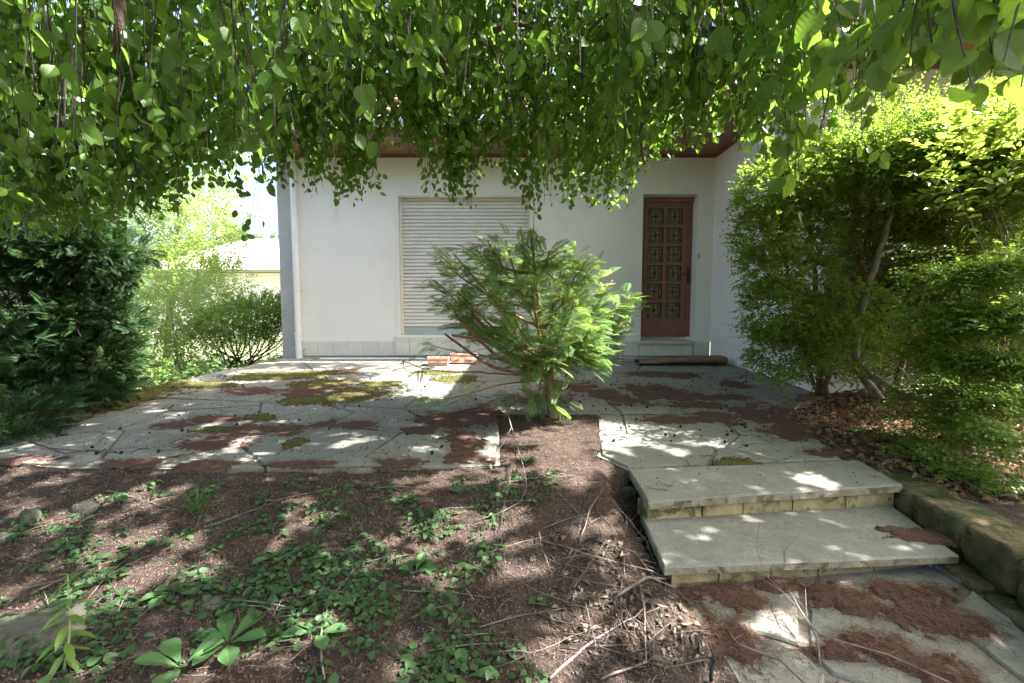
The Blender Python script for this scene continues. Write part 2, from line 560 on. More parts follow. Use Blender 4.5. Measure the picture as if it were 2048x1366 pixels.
YF = at_depth(1024, 710, 6.77)[1]
WALL_Y = 6.77
XW = 3.05                                  # left face of the wing
YW = 4.32                                  # front face of the wing
NOTCH_Y = P2(1100, 826)[1]
BACKP = [P2(470, 735), (-3.55, 6.5), (3.04, 6.5), (3.04, 4.2), (2.55, 3.9), (2.3, NOTCH_Y), (-.15, NOTCH_Y), P2(240, 790)]
LEFTP = [P2(240, 790), (-.15, NOTCH_Y), P2(998, 850), P2(1000, 930), P2(700, 938), P2(300, 936), P2(130, 936), P2(0, 925), P2(-200, 920), P2(60, 850)]
RIGHTP = [P2(1193, 829), (2.3, NOTCH_Y), P2(1640, 880), P2(1717, 919), P2(1256, 936), P2(1194, 907), P2(1217, 870)]
FRONTP = [P2(1256, 937), P2(1717, 920), P2(1808, 970), P2(1295, 1003)]


def inpoly(x, y, poly):
    x = np.asarray(x, float); y = np.asarray(y, float)
    c = np.zeros(x.shape, bool)
    n = len(poly)
    for i in range(n):
        x0, y0 = poly[i]; x1, y1 = poly[(i + 1) % n]
        k = ((y0 > y) != (y1 > y)) & (x < (x1 - x0) * (y - y0) / (y1 - y0 + 1e-12) + x0)
        c ^= k
    return c


def interp_front(x):
    return np.interp(x, [-5, -3.2, -2.2, -.9, 0, .5], [2.75, 2.72, 2.62, 2.56, 2.56, 2.5])


def gz(x, y):
    x = np.asarray(x, float); y = np.asarray(y, float)
    zt = zterr(y)
    yf = interp_front(x)
    s = np.clip((yf - y) / 1.35, 0, 1.6)
    soil = zt - .014 - .19 * smooth(s) - .05 * np.clip(s - .9, 0, 1)
    # notch and the crumbling edge towards the steps
    e = smooth((x - .50 - .05 * (fbm(y * 9, y * 0, 3) - .5)) / .07) * smooth((2.5 - y) / .15) * smooth((y - 1.0) / .6)
    soil = soil * (1 - e) + np.minimum(soil, -.385) * e
    # towards the lower path
    pz = smooth((x - (.46 + .32 * np.clip(1.75 - y, 0, 1))) / .22) * smooth((1.9 - y) / .15)
    soil = soil * (1 - pz) + (-.435 - .085 * smooth((x - (.62 + .10 * np.clip(1.75 - y, 0, 1))) / .1)) * pz
    bed = smooth((x - (2.17 + .21 * (y - 2.3))) / .08)
    soil = soil * (1 - bed) + (zt - .015 + .03 * smooth((x - 2.4) / 1.5)) * bed
    left = smooth((-3.35 - x) / .8)
    soil = soil * (1 - left) + (np.minimum(soil, -.22) - .45 * smooth((-3.6 - x) / 3) - .01 * np.clip(-x - 6, 0, 60)) * left
    back = smooth((y - 6.6) / 1.2)
    soil = soil * (1 - back) + np.minimum(soil, -.5 - .012 * np.clip(y - 7, 0, 80)) * back
    n = .03 * (fbm(x * 3.1, y * 3.1, 1) - .5) + .03 * (fbm(x * 13, y * 13, 5) - .5)
    z = soil + n
    for poly in (BACKP, LEFTP, RIGHTP, FRONTP):
        z = np.where(inpoly(x, y, poly), np.minimum(z, zt - .10), z)
    z = np.where((x > .62) & (x < 2.05) & (y > 1.80) & (y < 2.35), np.minimum(z, -.5), z)
    return z


def on_ground(px, py):
    z = -.3
    for _ in range(25):
        p = at_z(px, py, z)
        z = .5 * z + .5 * float(gz(p[0], p[1]))
    return np.array([p[0], p[1], float(gz(p[0], p[1]))])


xs = np.unique(np.concatenate([np.linspace(-600, -60, 10), np.linspace(-60, -8, 30), np.linspace(-8, -3, 50), np.arange(-3, 2.4, .022), np.linspace(2.4, 6, 40), np.linspace(6, 60, 30), np.linspace(60, 600, 10)]))
ys = np.unique(np.concatenate([np.linspace(-60, -4, 12), np.linspace(-4, .9, 30), np.arange(.9, 3.8, .022), np.linspace(3.8, 9, 50), np.linspace(9, 60, 40), np.linspace(60, 900, 20)]))
X, Y = np.meshgrid(xs, ys)
g = link('ground', grid_mesh('ground', X, Y, gz(X, Y)), None, M['soil'])
tag(g, kind='structure')

# far wooded hill seen beyond the neighbour's roof
hx, hy = np.meshgrid(np.linspace(-170, 30, 60), np.linspace(90, 190, 40))
hz = -4 + 22 * np.exp(-((hx + 75) / 45) ** 2) * smooth((hy - 90) / 60) + 5 * fbm(hx * .05, hy * .05, 9)
hill = link('hill', grid_mesh('hill', hx, hy, hz), None, surf('hill_green', (.05, .085, .03), (.09, .13, .05), .3, .95))
tag(hill, kind='structure')

# ------------------------------------------------------------------ flagstones
def clip_half(poly, a, b, c):
    out = []
    n = len(poly)
    for i in range(n):
        p, q = poly[i], poly[(i + 1) % n]
        dp, dq = a * p[0] + b * p[1] - c, a * q[0] + b * q[1] - c
        if dp <= 0: out.append(p)
        if (dp < 0 < dq) or (dq < 0 < dp):
            t = dp / (dp - dq)
            out.append((p[0] + t * (q[0] - p[0]), p[1] + t * (q[1] - p[1])))
    return out


def area(poly):
    return .5 * sum(poly[i][0] * poly[(i + 1) % len(poly)][1] - poly[(i + 1) % len(poly)][0] * poly[i][1] for i in range(len(poly)))


EDGE = set()


def slab(V, Fc, RN, poly, zf, gap=.008, thick=.075, rough=.006, rv=None, dz=None):
    """one irregular flagstone: jittered outline, worn rounded edge, skirt down into the joint"""
    if area(poly) < 0: poly = poly[::-1]
    pts = []
    for i in range(len(poly)):
        p, q = np.array(poly[i]), np.array(poly[(i + 1) % len(poly)])
        L = np.linalg.norm(q - p)
        if L < 1e-4: continue
        k = max(1, int(L / .05))
        for j in range(k):
            pts.append(p + (q - p) * j / k)
    pts = np.array(pts)
    if len(pts) < 4: return
    nxt, prv = np.roll(pts, -1, 0), np.roll(pts, 1, 0)
    tn = norm(nxt - prv)
    nrm = np.stack([-tn[:, 1], tn[:, 0]], 1)          # inward
    jit = rough * (fbm(pts[:, 0] * 14, pts[:, 1] * 14, 2, 3) - .35) * 2
    p0 = pts + nrm * (gap + np.clip(jit, -.004, .03))[:, None]
    c = p0.mean(0)
    p1 = p0 + nrm * .007
    dz = rng.normal(0, .0025) if dz is None else dz
    tx, ty = rng.normal(0, .004, 2)
    n = len(pts); o = len(V)
    rv = rng.random() if rv is None else rv

    def zz(p, d): return zf(p[:, 1]) + dz + tx * (p[:, 0] - c[0]) + ty * (p[:, 1] - c[1]) + d
    for P, d in ((p0, -thick), (p0, -.008), (p1, 0)):
        V.extend(np.column_stack([P, zz(P, d)]).tolist())
    for r in range(2):
        for i in range(n):
            j = (i + 1) % n
            if r == 0: EDGE.add((o + i, o + j, o + n + j, o + n + i))
            Fc.append((o + r * n + i, o + r * n + j, o + (r + 1) * n + j, o + (r + 1) * n + i))
    Fc.append(tuple(o + 2 * n + i for i in range(n)))
    RN.extend([rv] * (3 * n))


def voronoi_slabs(V, Fc, RN, region, seeds, zf, **k):
    """region must be (nearly) convex"""
    reg = region if area(region) > 0 else region[::-1]
    for i, s in enumerate(seeds):
        poly = [(-9, -9), (9, -9), (9, 12), (-9, 12)]
        for j, q in enumerate(seeds):
            if i == j: continue
            a, b = q[0] - s[0], q[1] - s[1]
            poly = clip_half(poly, a, b, (q[0] ** 2 + q[1] ** 2 - s[0] ** 2 - s[1] ** 2) / 2)
            if len(poly) < 3: break
        if len(poly) < 3: continue
        for e in range(len(reg)):
            p, q = reg[e], reg[(e + 1) % len(reg)]
            a, b = q[1] - p[1], -(q[0] - p[0])
            poly = clip_half(poly, a, b, a * p[0] + b * p[1])
            if len(poly) < 3: break
        if len(poly) < 3 or abs(area(poly)) < .004: continue
        slab(V, Fc, RN, poly, zf, **k)


def finish_slabs(name, V, Fc, RN, parent=None):
    me = bpy.data.meshes.new(name)
    me.from_pydata(V, [], Fc)
    a = me.attributes.new('rnd', 'FLOAT', 'POINT')
    a.data.foreach_set('value', np.array(RN, np.float32))
    ob = link(name, me, parent, [M['flag'], M['slab_edge']])
    for f, p in zip(Fc, me.polygons):
        if f in EDGE: p.material_index = 1
    EDGE.clear()
    return ob


def seeds_in(x0, x1, y0, y1, dx, dy, j=.42):
    out = []
    r = 0
    y = y0
    while y < y1:
        x = x0 + (dx * .5 if r % 2 else 0)
        while x < x1:
            out.append((x + rng.uniform(-j, j) * dx, y + rng.uniform(-j, j) * dy)); x += dx
        y += dy; r += 1
    return out


V, Fc, RN = [], [], []
sd = seeds_in(-4, 3.4, 2.2, 7, .78, .62)
left_edge = (-3.5, NOTCH_Y)
voronoi_slabs(V, Fc, RN, [P2(470, 735), P2(395, 752), P2(240, 790), (-.15, NOTCH_Y), (2.3, NOTCH_Y), (3.04, 4.2), (3.04, 6.42), (-3.3, 6.42)], sd, zterr)
voronoi_slabs(V, Fc, RN, [P2(240, 790), P2(60, 850), P2(0, 872), P2(-260, 920), P2(0, 925), P2(130, 938), P2(300, 937), P2(700, 938), P2(985, 934), P2(1000, 880), P2(998, 850), (-.15, NOTCH_Y)][::-1], sd, zterr, thick=.09)
voronoi_slabs(V, Fc, RN, [(2.3, NOTCH_Y), P2(1640, 880), P2(1717, 917), P2(1256, 934), P2(1200, 908), P2(1196, 880), P2(1193, 829)], sd, zterr, thick=.09)
slab(V, Fc, RN, FRONTP, zterr, gap=.003, thick=.042, rough=.0035, rv=.35, dz=0)
terr = finish_slabs('terrace', V, Fc, RN)
tag(terr, kind='structure')
mb = MB()
for poly, dz in ((BACKP, -.014), (RIGHTP, -.015), ):
    mb.face([(x, y, float(zterr(y)) + dz) for x, y in (poly if area(poly) > 0 else poly[::-1])])
lp = LEFTP if area(LEFTP) > 0 else LEFTP[::-1]
mb.face([(x, y + (.03 if y < 2.9 else 0), float(zterr(y)) - .016) for x, y in lp])
tb = mb.build('terrace_joints', M['mortar']); tag(tb, kind='structure')
mb = MB(); mb.box(-3.5, 3.04, 6.425, 6.76, -.2, -.045)
gs = mb.build('gutter_strip_ground', M['concrete']); tag(gs, kind='structure')

# lower path
zp = lambda y: -.428 + .03 * (np.asarray(y) - 1.75)
V, Fc, RN = [], [], []
PATH = [(.66, 1.80), (2.02, 1.86), (2.06, .3), (.72, .3), (.70, 1.2)]
voronoi_slabs(V, Fc, RN, [(.66, 1.82), (1.93, 1.9), (1.28, -1.5), (.80, -1.5)], seeds_in(.4, 2.3, -1.6, 1.9, .62, .42, .35), zp, gap=.014, rough=.012)
pth = finish_slabs('path', V, Fc, RN); tag(pth, kind='structure')
mb = MB(); mb.face([(.6, -1.6, float(zp(-1.6)) - .013), (1.4, -1.6, float(zp(-1.6)) - .013), (2.0, 1.92, float(zp(1.92)) - .013), (.6, 1.84, float(zp(1.84)) - .013)])
pj = mb.build('path_joints', M['mortar']); tag(pj, kind='structure')

# ------------------------------------------------------------------ steps and retaining wall
def blocky(mb, pts, z0, z1, jitter=.004):
    """stone block from 4 plan corners with a soft edge"""
    pts = [np.array(p, float) for p in pts]
    c = sum(pts) / 4
    lay = []
    for z, s in ((z0, 0), (z0 + .006, .005), (z1 - .006, .005), (z1, 0)):
        ring = []
        for p in pts:
            d = (p - c) / np.linalg.norm(p - c)
            q = p + d * (s - .005)
            ring.append((q[0] + random.uniform(-jitter, jitter) * .4, q[1] + random.uniform(-jitter, jitter) * .4, z))
        lay.append(ring)
    n = len(mb.v)
    for r in lay: mb.v += [tuple(map(float, q)) for q in r]
    for k in range(3):
        for i in range(4):
            j = (i + 1) % 4
            mb.f.append((n + k * 4 + i, n + k * 4 + j, n + (k + 1) * 4 + j, n + (k + 1) * 4 + i)); mb.m.append(mb.mi)
    mb.f.append((n + 3, n + 2, n + 1, n)); mb.m.append(mb.mi)
    mb.f.append((n + 12, n + 13, n + 14, n + 15)); mb.m.append(mb.mi)


A, B = np.array(FRONTP[3]), np.array(FRONTP[2])         # front edge of the landing
LZ = float(zterr(A[1]))
steps = empty('garden_steps', (1.3, 2.0, -.4))
tag(steps, 'two shallow pale stone garden steps beside the mossy wall', 'steps')
dirx = (B - A) / np.linalg.norm(B - A)
diry = np.array([-dirx[1], dirx[0]])
W = np.linalg.norm(B - A)


def course(name, a, width, z0, z1, depth, widths, rv=0):
    mb = MB(); x = 0.0
    for w in widths:
        w *= width
        p = a + dirx * (x + .004)
        blocky(mb, [p, p + dirx * (w - .008), p + dirx * (w - .008) + diry * depth, p + diry * depth], z0, z1)
        x += w
    mb.build(name, M['riser'], steps)


course('riser', A + dirx * .012 + diry * .03, W - .03, LZ - .135, LZ - .046, .12, [.21, .16, .2, .22, .21])
TZ = -.330
TA = np.array(at_z(1328, 1137, TZ)[:2]); TB = np.array(at_z(1920, 1110, TZ)[:2])
V, Fc, RN = [], [], []
slab(V, Fc, RN, [tuple(TA), tuple(TB), tuple(TB + (B - TB) * .9 + diry * .08), tuple(TA + (A - TA) * 1.0 + diry * .08)], lambda y: TZ + 0 * np.asarray(y), gap=.002, thick=.036, rough=.0035, rv=.5, dz=0)
tr = finish_slabs('tread', V, Fc, RN, steps)
course('riser', TA + dirx * .04 + diry * .016, np.linalg.norm(TB - TA) - .06, -.47, TZ - .04, .12, [.17, .19, .18, .22, .24])


def rough_stone(c, size, seed, rot=0, amp=.16, nu=22, nv=14, boxy=4.0):
    """squarish boulder / rough ashlar"""
    u = np.linspace(0, 2 * np.pi, nu, endpoint=False); v = np.linspace(-np.pi / 2, np.pi / 2, nv)
    U, Vv = np.meshgrid(u, v)
    d = np.stack([np.cos(Vv) * np.cos(U), np.cos(Vv) * np.sin(U), np.sin(Vv)], -1)
    r = (np.abs(d) ** boxy).sum(-1) ** (-1 / boxy)
    nz = fbm(d[..., 0] * 2 + seed * 7.3 + d[..., 2] * 1.7, d[..., 1] * 2 + seed * 3.1 - d[..., 2], seed, 4) - .5
    p = d * (r * (1 + amp * 2 * nz))[..., None] * np.array(size) / 2
    ca, sa = math.cos(rot), math.sin(rot)
    q = np.stack([p[..., 0] * ca - p[..., 1] * sa, p[..., 0] * sa + p[..., 1] * ca, p[..., 2]], -1) + np.array(c)
    Vx = q.reshape(-1, 3); T = []
    for i in range(nv - 1):
        for j in range(nu):
            a, b = i * nu + j, i * nu + (j + 1) % nu
            T += [(a, b, b + nu), (a, b + nu, a + nu)]
    return Vx, np.array(T)


rw = empty('retaining_wall', (2.15, 1.7, -.4))
tag(rw, 'low mossy rough stone retaining wall beside the steps', 'stone wall')
sd_ = 3
for z, h, off, xo in ((-.315, .19, 0, .0), (-.505, .19, .17, -.06), (-.68, .16, .05, -.08)):
    y = 2.50 - off * .6
    while y > -.6:
        L = random.uniform(.26, .40)
        yc = y - L / 2
        xf = 2.065 + .21 * (yc - 2.3) + xo + random.uniform(-.008, .008)
        v, t = rough_stone((xf + .12, yc, z + random.uniform(-.006, .006)), (.24, L * .95, h * .955), sd_, -.2, .13, 44, 30, 14)
        sd_ += 1
        link('stone', tri_mesh('stone', v, t, smooth_sh=True), rw, M['wallstone'])
        y -= L

# ------------------------------------------------------------------ the house
house = empty('white_house', (0, WALL_Y, 0))
tag(house, 'white rendered house with brown eaves, closed roller shutter and red panelled door', 'house')


def fy(px, py, y=WALL_Y):
    p = at_depth(px, py, y)
    return p[0], p[2]


ZS = 3.02                                   # soffit height
xl, _ = fy(588, 600)
wx0, wz1 = fy(790, 386); wx1, _ = fy(1067, 386); _, wz0 = fy(800, 676)
dx0, dz1 = fy(1287, 388); dx1, _ = fy(1398, 388); _, dz0 = fy(1300, 683)


def wall_open(mb, x0, x1, z0, z1, y, opens, depth):
    xs_ = sorted({x0, x1, *[o[0] for o in opens], *[o[1] for o in opens]}); zs_ = sorted({z0, z1, *[o[2] for o in opens], *[o[3] for o in opens]})
    for i in range(len(xs_) - 1):
        for j in range(len(zs_) - 1):
            cx, cz = (xs_[i] + xs_[i + 1]) / 2, (zs_[j] + zs_[j + 1]) / 2
            if any(o[0] < cx < o[1] and o[2] < cz < o[3] for o in opens): continue
            mb.face([(xs_[i], y, zs_[j]), (xs_[i + 1], y, zs_[j]), (xs_[i + 1], y, zs_[j + 1]), (xs_[i], y, zs_[j + 1])])
    for a, b, c, d in opens:
        Y2 = y + depth
        mb.face([(a, y, c), (a, y, d), (a, Y2, d), (a, Y2, c)][::-1]); mb.face([(b, y, c), (b, y, d), (b, Y2, d), (b, Y2, c)])
        mb.face([(a, y, d), (b, y, d), (b, Y2, d), (a, Y2, d)][::-1]); mb.face([(a, y, c), (b, y, c), (b, Y2, c), (a, Y2, c)])


PL = .21                                    # plinth height
mb = MB()
wall_open(mb, xl, XW, -.3, ZS + .3, WALL_Y, [(wx0, wx1, wz0, wz1), (dx0, dx1, dz0, dz1)], .24)
mb.face([(xl, WALL_Y, -.5), (xl, WALL_Y, ZS + .3), (xl, 14, ZS + .3), (xl, 14, -.5)])
mb.box(xl + .05, XW - .05, WALL_Y + .26, WALL_Y + .4, -.3, ZS + .2)
mb.build('wall', M['plaster'], house)
# wing
mb = MB()
mb.face([(XW, WALL_Y, PL), (XW, YW, PL), (XW, YW, ZS + .3), (XW, WALL_Y, ZS + .3)])
mb.face([(XW + .012, WALL_Y, -.3), (XW + .012, YW, -.3), (XW + .012, YW, PL), (XW + .012, WALL_Y, PL)])
mb.face([(XW, WALL_Y, PL), (XW + .012, WALL_Y, PL), (XW + .012, YW, PL), (XW, YW, PL)])
ax0, az1 = fy(1655, 196, YW); ax1, _ = fy(1990, 196, YW)
az0 = .95
mb.face([(XW, YW, -.4), (10, YW, -.4), (10, YW, ZS + .3), (XW, YW, ZS + .3)])
mb.build('wing_wall', M['plaster'], house)
mb = MB()
lx0, _ = fy(569, 600, WALL_Y + .25)
mb.box(lx0, xl, WALL_Y + .14, WALL_Y + .6, -.5, ZS + .1)
mb.build('corner_pier', M['pier'], house)


def shutter(name, x0, x1, z0, z1, y, parent, pitch=.055):
    prof = []
    z = z1
    while z > z0 + .12:
        prof += [(y + .004, z), (y - .009, z - .010), (y - .013, z - .026), (y - .010, z - .040), (y + .014, z - .046)]
        z -= pitch
    prof.append((y + .006, z))
    mb = MB()
    for (ya, za), (yb, zb) in zip(prof[:-1], prof[1:]):
        mb.face([(x0, yb, zb), (x1, yb, zb), (x1, ya, za), (x0, ya, za)])
    o = mb.build(name, M['shutter'], parent)
    mb = MB(); mb.box(x0 + .003, x1 - .003, y - .012, y + .02, z0 + .004, z - .002)
    mb.build('bottom_rail', M['rail'], o)
    for xa, xb in ((x0 - .03, x0 - .0005), (x1 + .0005, x1 + .03)):
        mb = MB(); mb.box(xa, xb, y - .03, y + .03, z0, z1); mb.build('guide_rail', M['trim'], o)
    return o


shutter('roller_shutter', wx0 + .075, wx1 - .065, wz0 + .045, wz1 - .045, WALL_Y + .115, house)
mb = MB()                                   # surround band, four butted pieces
b = .065
mb.box(wx0 - .004, wx0 + b - .022, WALL_Y - .012, WALL_Y + .2, wz0 + .045, wz1 - .045)
mb.box(wx1 - b + .022, wx1 + .004, WALL_Y - .012, WALL_Y + .2, wz0 + .045, wz1 - .045)
mb.box(wx0 - .004, wx1 + .004, WALL_Y - .012, WALL_Y + .2, wz1 - .0449, wz1 + .004)
mb.build('window_surround', M['trim'], house)
mb = MB()
mb.box(wx0 - .03, wx1 + .03, WALL_Y - .045, WALL_Y + .2, wz0 + .004, wz0 + .0449)
mb.build('window_sill', M['trim'], house)
# tiled plinth
mb = MB(); tw = .231
mb.mi = 0
mb.box(xl + .12, XW - .001, WALL_Y - .008, WALL_Y - .001, -.02, PL)
mb.mi = 1
x = xl + .125
while x < XW - .02:
    x2 = min(x + tw, XW - .002)
    mb.box(x, x2 - .005, WALL_Y - .02, WALL_Y - .009, -.005, PL + .003)
    x += tw
mb.mi = 0
mb.box(wx0 - .02, wx1 + .02, WALL_Y - .03, WALL_Y - .0205, .0, wz0 + .002)
mb.mi = 1
x = wx0 - .02
while x < wx1:
    mb.box(x, min(x + .213, wx1 + .02) - .005, WALL_Y - .042, WALL_Y - .031, .003, wz0 - .048)
    mb.box(x, min(x + .213, wx1 + .02) - .005, WALL_Y - .042, WALL_Y - .031, wz0 - .043, wz0)
    x += .213
mb.mi = 0
mb.box(dx0 - .03, dx1 - .06, WALL_Y - .05, WALL_Y - .0205, .0, dz0 - .03)
mb.mi = 1
x = dx0 - .03
for w in (.185, .23, .225, .175):
    mb.box(x, x + w - .006, WALL_Y - .062, WALL_Y - .051, .0, dz0 - .034)
    x += w
mb.build('tiled_plinth', [M['grout'], M['tile']], house)
mb = MB(); mb.box(dx0 - .06, dx1 - .03, WALL_Y - .10, WALL_Y + .23, dz0 - .029, dz0 + .015)
mb.build('door_sill', M['stone_sill'], house)

# door
DY = WALL_Y + .20


def dpx(zx, zy):                            # pixel in the enlarged door view -> x, z on the door plane
    p = at_depth(1240 + zx / 3.796, 370 + zy / 3.796, DY)
    return p[0], p[2]


door = empty('front_door', (dx0 + .4, DY, dz0), house)
door.location = (dx0 + .4, DY - WALL_Y, dz0)
ox0, oz1 = dpx(176, 96); ox1, oz0 = dpx(540, 1152)
ox0 = dx0 + .002
px0, pz1 = dpx(190, 148); px1, pz0 = dpx(494, 1040)
mb = MB()
mb.box(ox0, ox0 + .012, DY - .02, DY + .03, oz0, oz1); mb.box(px1 + .085, ox1 + .02, DY - .02, DY + .03, oz0, oz1)
mb.box(ox0 + .0121, px1 + .0849, DY - .02, DY + .03, pz1 + .035, oz1)
mb.build('door_frame', M['door'], door)
cx = [dpx(zx, 400)[0] for zx in (213, 328, 357, 471)]
rz = [[dpx(300, q)[1] for q in r] for r in ((178, 299), (323, 441), (466, 584), (609, 728), (751, 869), (892, 1009))]
mb = MB()
lx0_, lx1_ = ox0 + .0125, px1 + .0845
wall_open(mb, lx0_, lx1_, oz0, pz1 + .034, DY, [(cx[2 * c], cx[2 * c + 1], r[1], r[0]) for c in (0, 1) for r in rz], .035)
# raised frame moulding round the panes and grooves in the bottom rail
for a, b_, c, d in ((px0, px1, pz1 - .012, pz1), (px0, px1, pz0, pz0 + .012), (px0, px0 + .012, pz0 + .0121, pz1 - .0121), (px1 - .012, px1, pz0 + .0121, pz1 - .0121)):
    mb.box(a, b_, DY - .014, DY - .0005, c, d)
mb.box(lx0_ + .01, lx1_ - .01, DY - .012, DY - .0005, oz0 + .06, oz0 + .115)
mb.box(lx0_ + .01, lx1_ - .01, DY - .02, DY - .0005, oz0 + .004, oz0 + .03)
mb.build('door_leaf', M['door'], door)
for c in (0, 1):
    for r in rz:
        a, b_, z1_, z0_ = cx[2 * c], cx[2 * c + 1], r[0], r[1]
        mb = MB(); mb.box(a, b_, DY + .026, DY + .034, z0_, z1_)
        mb.build('glass_pane', M['glass'], door)
        mb = MB(); t_ = .0045; w, h = b_ - a, z1_ - z0_
        yy = DY + .012
        for fx in (.04, .2, .8, .96): mb.box(a + w * fx - t_, a + w * fx + t_, yy - .004, yy + .004, z0_ + .002, z1_ - .002)
        for fz in (.05, .2, .8, .95): mb.box(a + .002, b_ - .002, yy + .0045, yy + .010, z0_ + h * fz - t_, z0_ + h * fz + t_)
        mx_, mz_ = (a + b_) / 2, (z0_ + z1_) / 2
        mb.box(mx_ - t_, mx_ + t_, yy - .004, yy + .004, z0_ + h * .2, z1_ - h * .2)
        mb.box(a + w * .2, b_ - w * .2, yy + .0045, yy + .010, mz_ - t_, mz_ + t_)
        ring = [(mx_ + .030 * (1 + .35 * math.cos(4 * q)) * math.cos(q), yy - .008, mz_ + .030 * (1 + .35 * math.cos(4 * q)) * math.sin(q)) for q in np.linspace(0, 2 * math.pi, 24, endpoint=False)]
        mb.face(ring[::-1]); mb.face([(p[0], yy - .003, p[2]) for p in ring])
        mb.build('grille', M['iron'], door)
hx_, hz_ = dpx(517, 690)
mb = MB(); mb.box(hx_ - .02, hx_ + .02, DY - .012, DY - .0006, hz_ - .125, hz_ + .13)
mb.tube([(hx_, DY - .012, hz_ + .02), (hx_, DY - .055, hz_ + .02), (hx_ - .03, DY - .06, hz_ + .02), (hx_ - .12, DY - .06, hz_ + .018)], .010, 8)
mb.build('handle', M['brass'], door)
bx_, bz_ = fy(1392.5, 512)
mb = MB(); mb.box(dx1 + .01, dx1 + .03, WALL_Y - .016, WALL_Y - .0005, bz_ - .045, bz_ + .045)
mb.build('door_bell', M['stone_sill'], house)
mb = MB(); mb.box(dx1 + .015, dx1 + .025, WALL_Y - .021, WALL_Y - .0165, bz_ - .025, bz_ + .02); mb.build('bell_button', M['iron'], house)

# down pipe
mb = MB()
pp = WALL_Y - .075
tx, tz = fy(596, 640, pp); bxp, _ = fy(597, 700, pp)
mb.tube([(tx, pp, ZS + .02), (tx, pp, -.04)], .047, 16)
for zq in (.26, .34): mb.tube([(tx, pp, zq - .02), (tx, pp, zq + .02)], .056, 16)
mb.tube([(tx, pp, .10), (tx, pp, .12)], .054, 16); mb.tube([(tx, pp, 1.0), (tx, pp, 1.02)], .052, 16)
mb.box(tx + .04, tx + .075, pp - .01, WALL_Y, .1, .12); mb.box(tx + .03, tx + .06, pp - .01, WALL_Y, 1.0, 1.02)
mb.build('downpipe', M['pvc'], house)

# eaves: soffits, fascias, gutters, roofs
EY = WALL_Y - .62; WX = XW - .66; WFY = YW - .68
mb = MB(); mb.face([(xl - .45, EY, ZS), (WX, EY, ZS), (WX, WALL_Y, ZS), (xl - .45, WALL_Y, ZS)][::-1])
mb.build('soffit', M['soffit_x'], house)
mb = MB(); mb.face([(WX, WFY, ZS - .002), (10, WFY, ZS - .002), (10, YW, ZS - .002), (XW, YW, ZS - .002)][::-1])
mb.build('soffit', M['soffit_x'], house)
mb = MB(); mb.face([(WX, WFY, ZS - .002), (XW, YW, ZS - .002), (XW, WALL_Y, ZS - .002), (WX, WALL_Y, ZS - .002)][::-1])
mb.build('soffit', M['soffit_y'], house)
mb = MB()
mb.box(xl - .45, WX - .03, EY - .025, EY - .001, ZS - .02, ZS + .19)
mb.box(WX - .026, WX - .001, WFY, EY - .03, ZS - .02, ZS + .19)
mb.box(WX - .03, 10, WFY - .026, WFY - .001, ZS - .02, ZS + .16)
mb.box(XW - .02, XW - .001, YW, WALL_Y - .001, ZS - .055, ZS - .003); mb.box(XW, 10, YW - .02, YW - .001, ZS - .055, ZS - .003)
mb.box(xl, XW - .021, WALL_Y - .02, WALL_Y - .001, ZS - .05, ZS - .003)
mb.build('fascia', M['fascia'], house)


def gutter(pts, parent):
    mb = MB()
    p, q = np.array(pts[0]), np.array(pts[1])
    d = norm(q - p); s = np.array([d[1], -d[0], 0])
    for k in range(8):
        a0, a1 = math.pi * (k / 8) + math.pi, math.pi * ((k + 1) / 8) + math.pi
        o0 = s * (.065 * math.cos(a0)) + np.array([0, 0, .065 * math.sin(a0)]); o1 = s * (.065 * math.cos(a1)) + np.array([0, 0, .065 * math.sin(a1)])
        mb.face([p + o0, q + o0, q + o1, p + o1])
    return mb.build('gutter', M['gutterm'], parent, True)


gutter([(xl - .5, EY - .09, ZS + .18), (WX - .1, EY - .09, ZS + .18)], house)
gutter([(WX - .1, WFY - .09, ZS + .18), (10, WFY - .09, ZS + .18)], house)
gutter([(WX - .09, WFY - .1, ZS + .18), (WX - .09, EY - .1, ZS + .18)], house)


def tiled(name, p00, p10, p01, p11, parent, rows=.33, wave=.22):
    """roof slope from eave p00-p10 to ridge p01-p11 with tile rolls and stepped courses"""
    p00, p10, p01, p11 = map(np.array, (p00, p10, p01, p11))
    Lx = np.linalg.norm(p10 - p00); Ly = np.linalg.norm((p01 + p11) / 2 - (p00 + p10) / 2)
    nx = max(8, int(Lx / wave * 6)); nr = int(Ly / rows)
    nrm = norm(np.cross(p10 - p00, p01 - p00)); nrm = nrm if nrm[2] > 0 else -nrm
    Vv, u = [], np.linspace(0, 1, nx)
    for r in range(nr):
        for e, up in ((0, .028), (1, .0)):
            v = (r + e) / nr
            a = p00 + (p01 - p00) * v; b_ = p10 + (p11 - p10) * v
            line = a[None] + (b_ - a)[None] * u[:, None]
            hgt = up + .02 * np.abs(np.sin((line @ norm(p10 - p00)) * math.pi / wave))
            Vv.append(line + nrm * hgt[:, None])
    Vv = np.array(Vv); T = []
    i = np.arange(len(Vv) * nx).reshape(len(Vv), nx)
    a, b_, c, d = i[:-1, :-1].ravel(), i[:-1, 1:].ravel(), i[1:, 1:].ravel(), i[1:, :-1].ravel()
    T = np.concatenate([np.stack([a, b_, c], 1), np.stack([a, c, d], 1)])
    return link(name, tri_mesh(name, Vv.reshape(-1, 3), T), parent, M['rtile'])


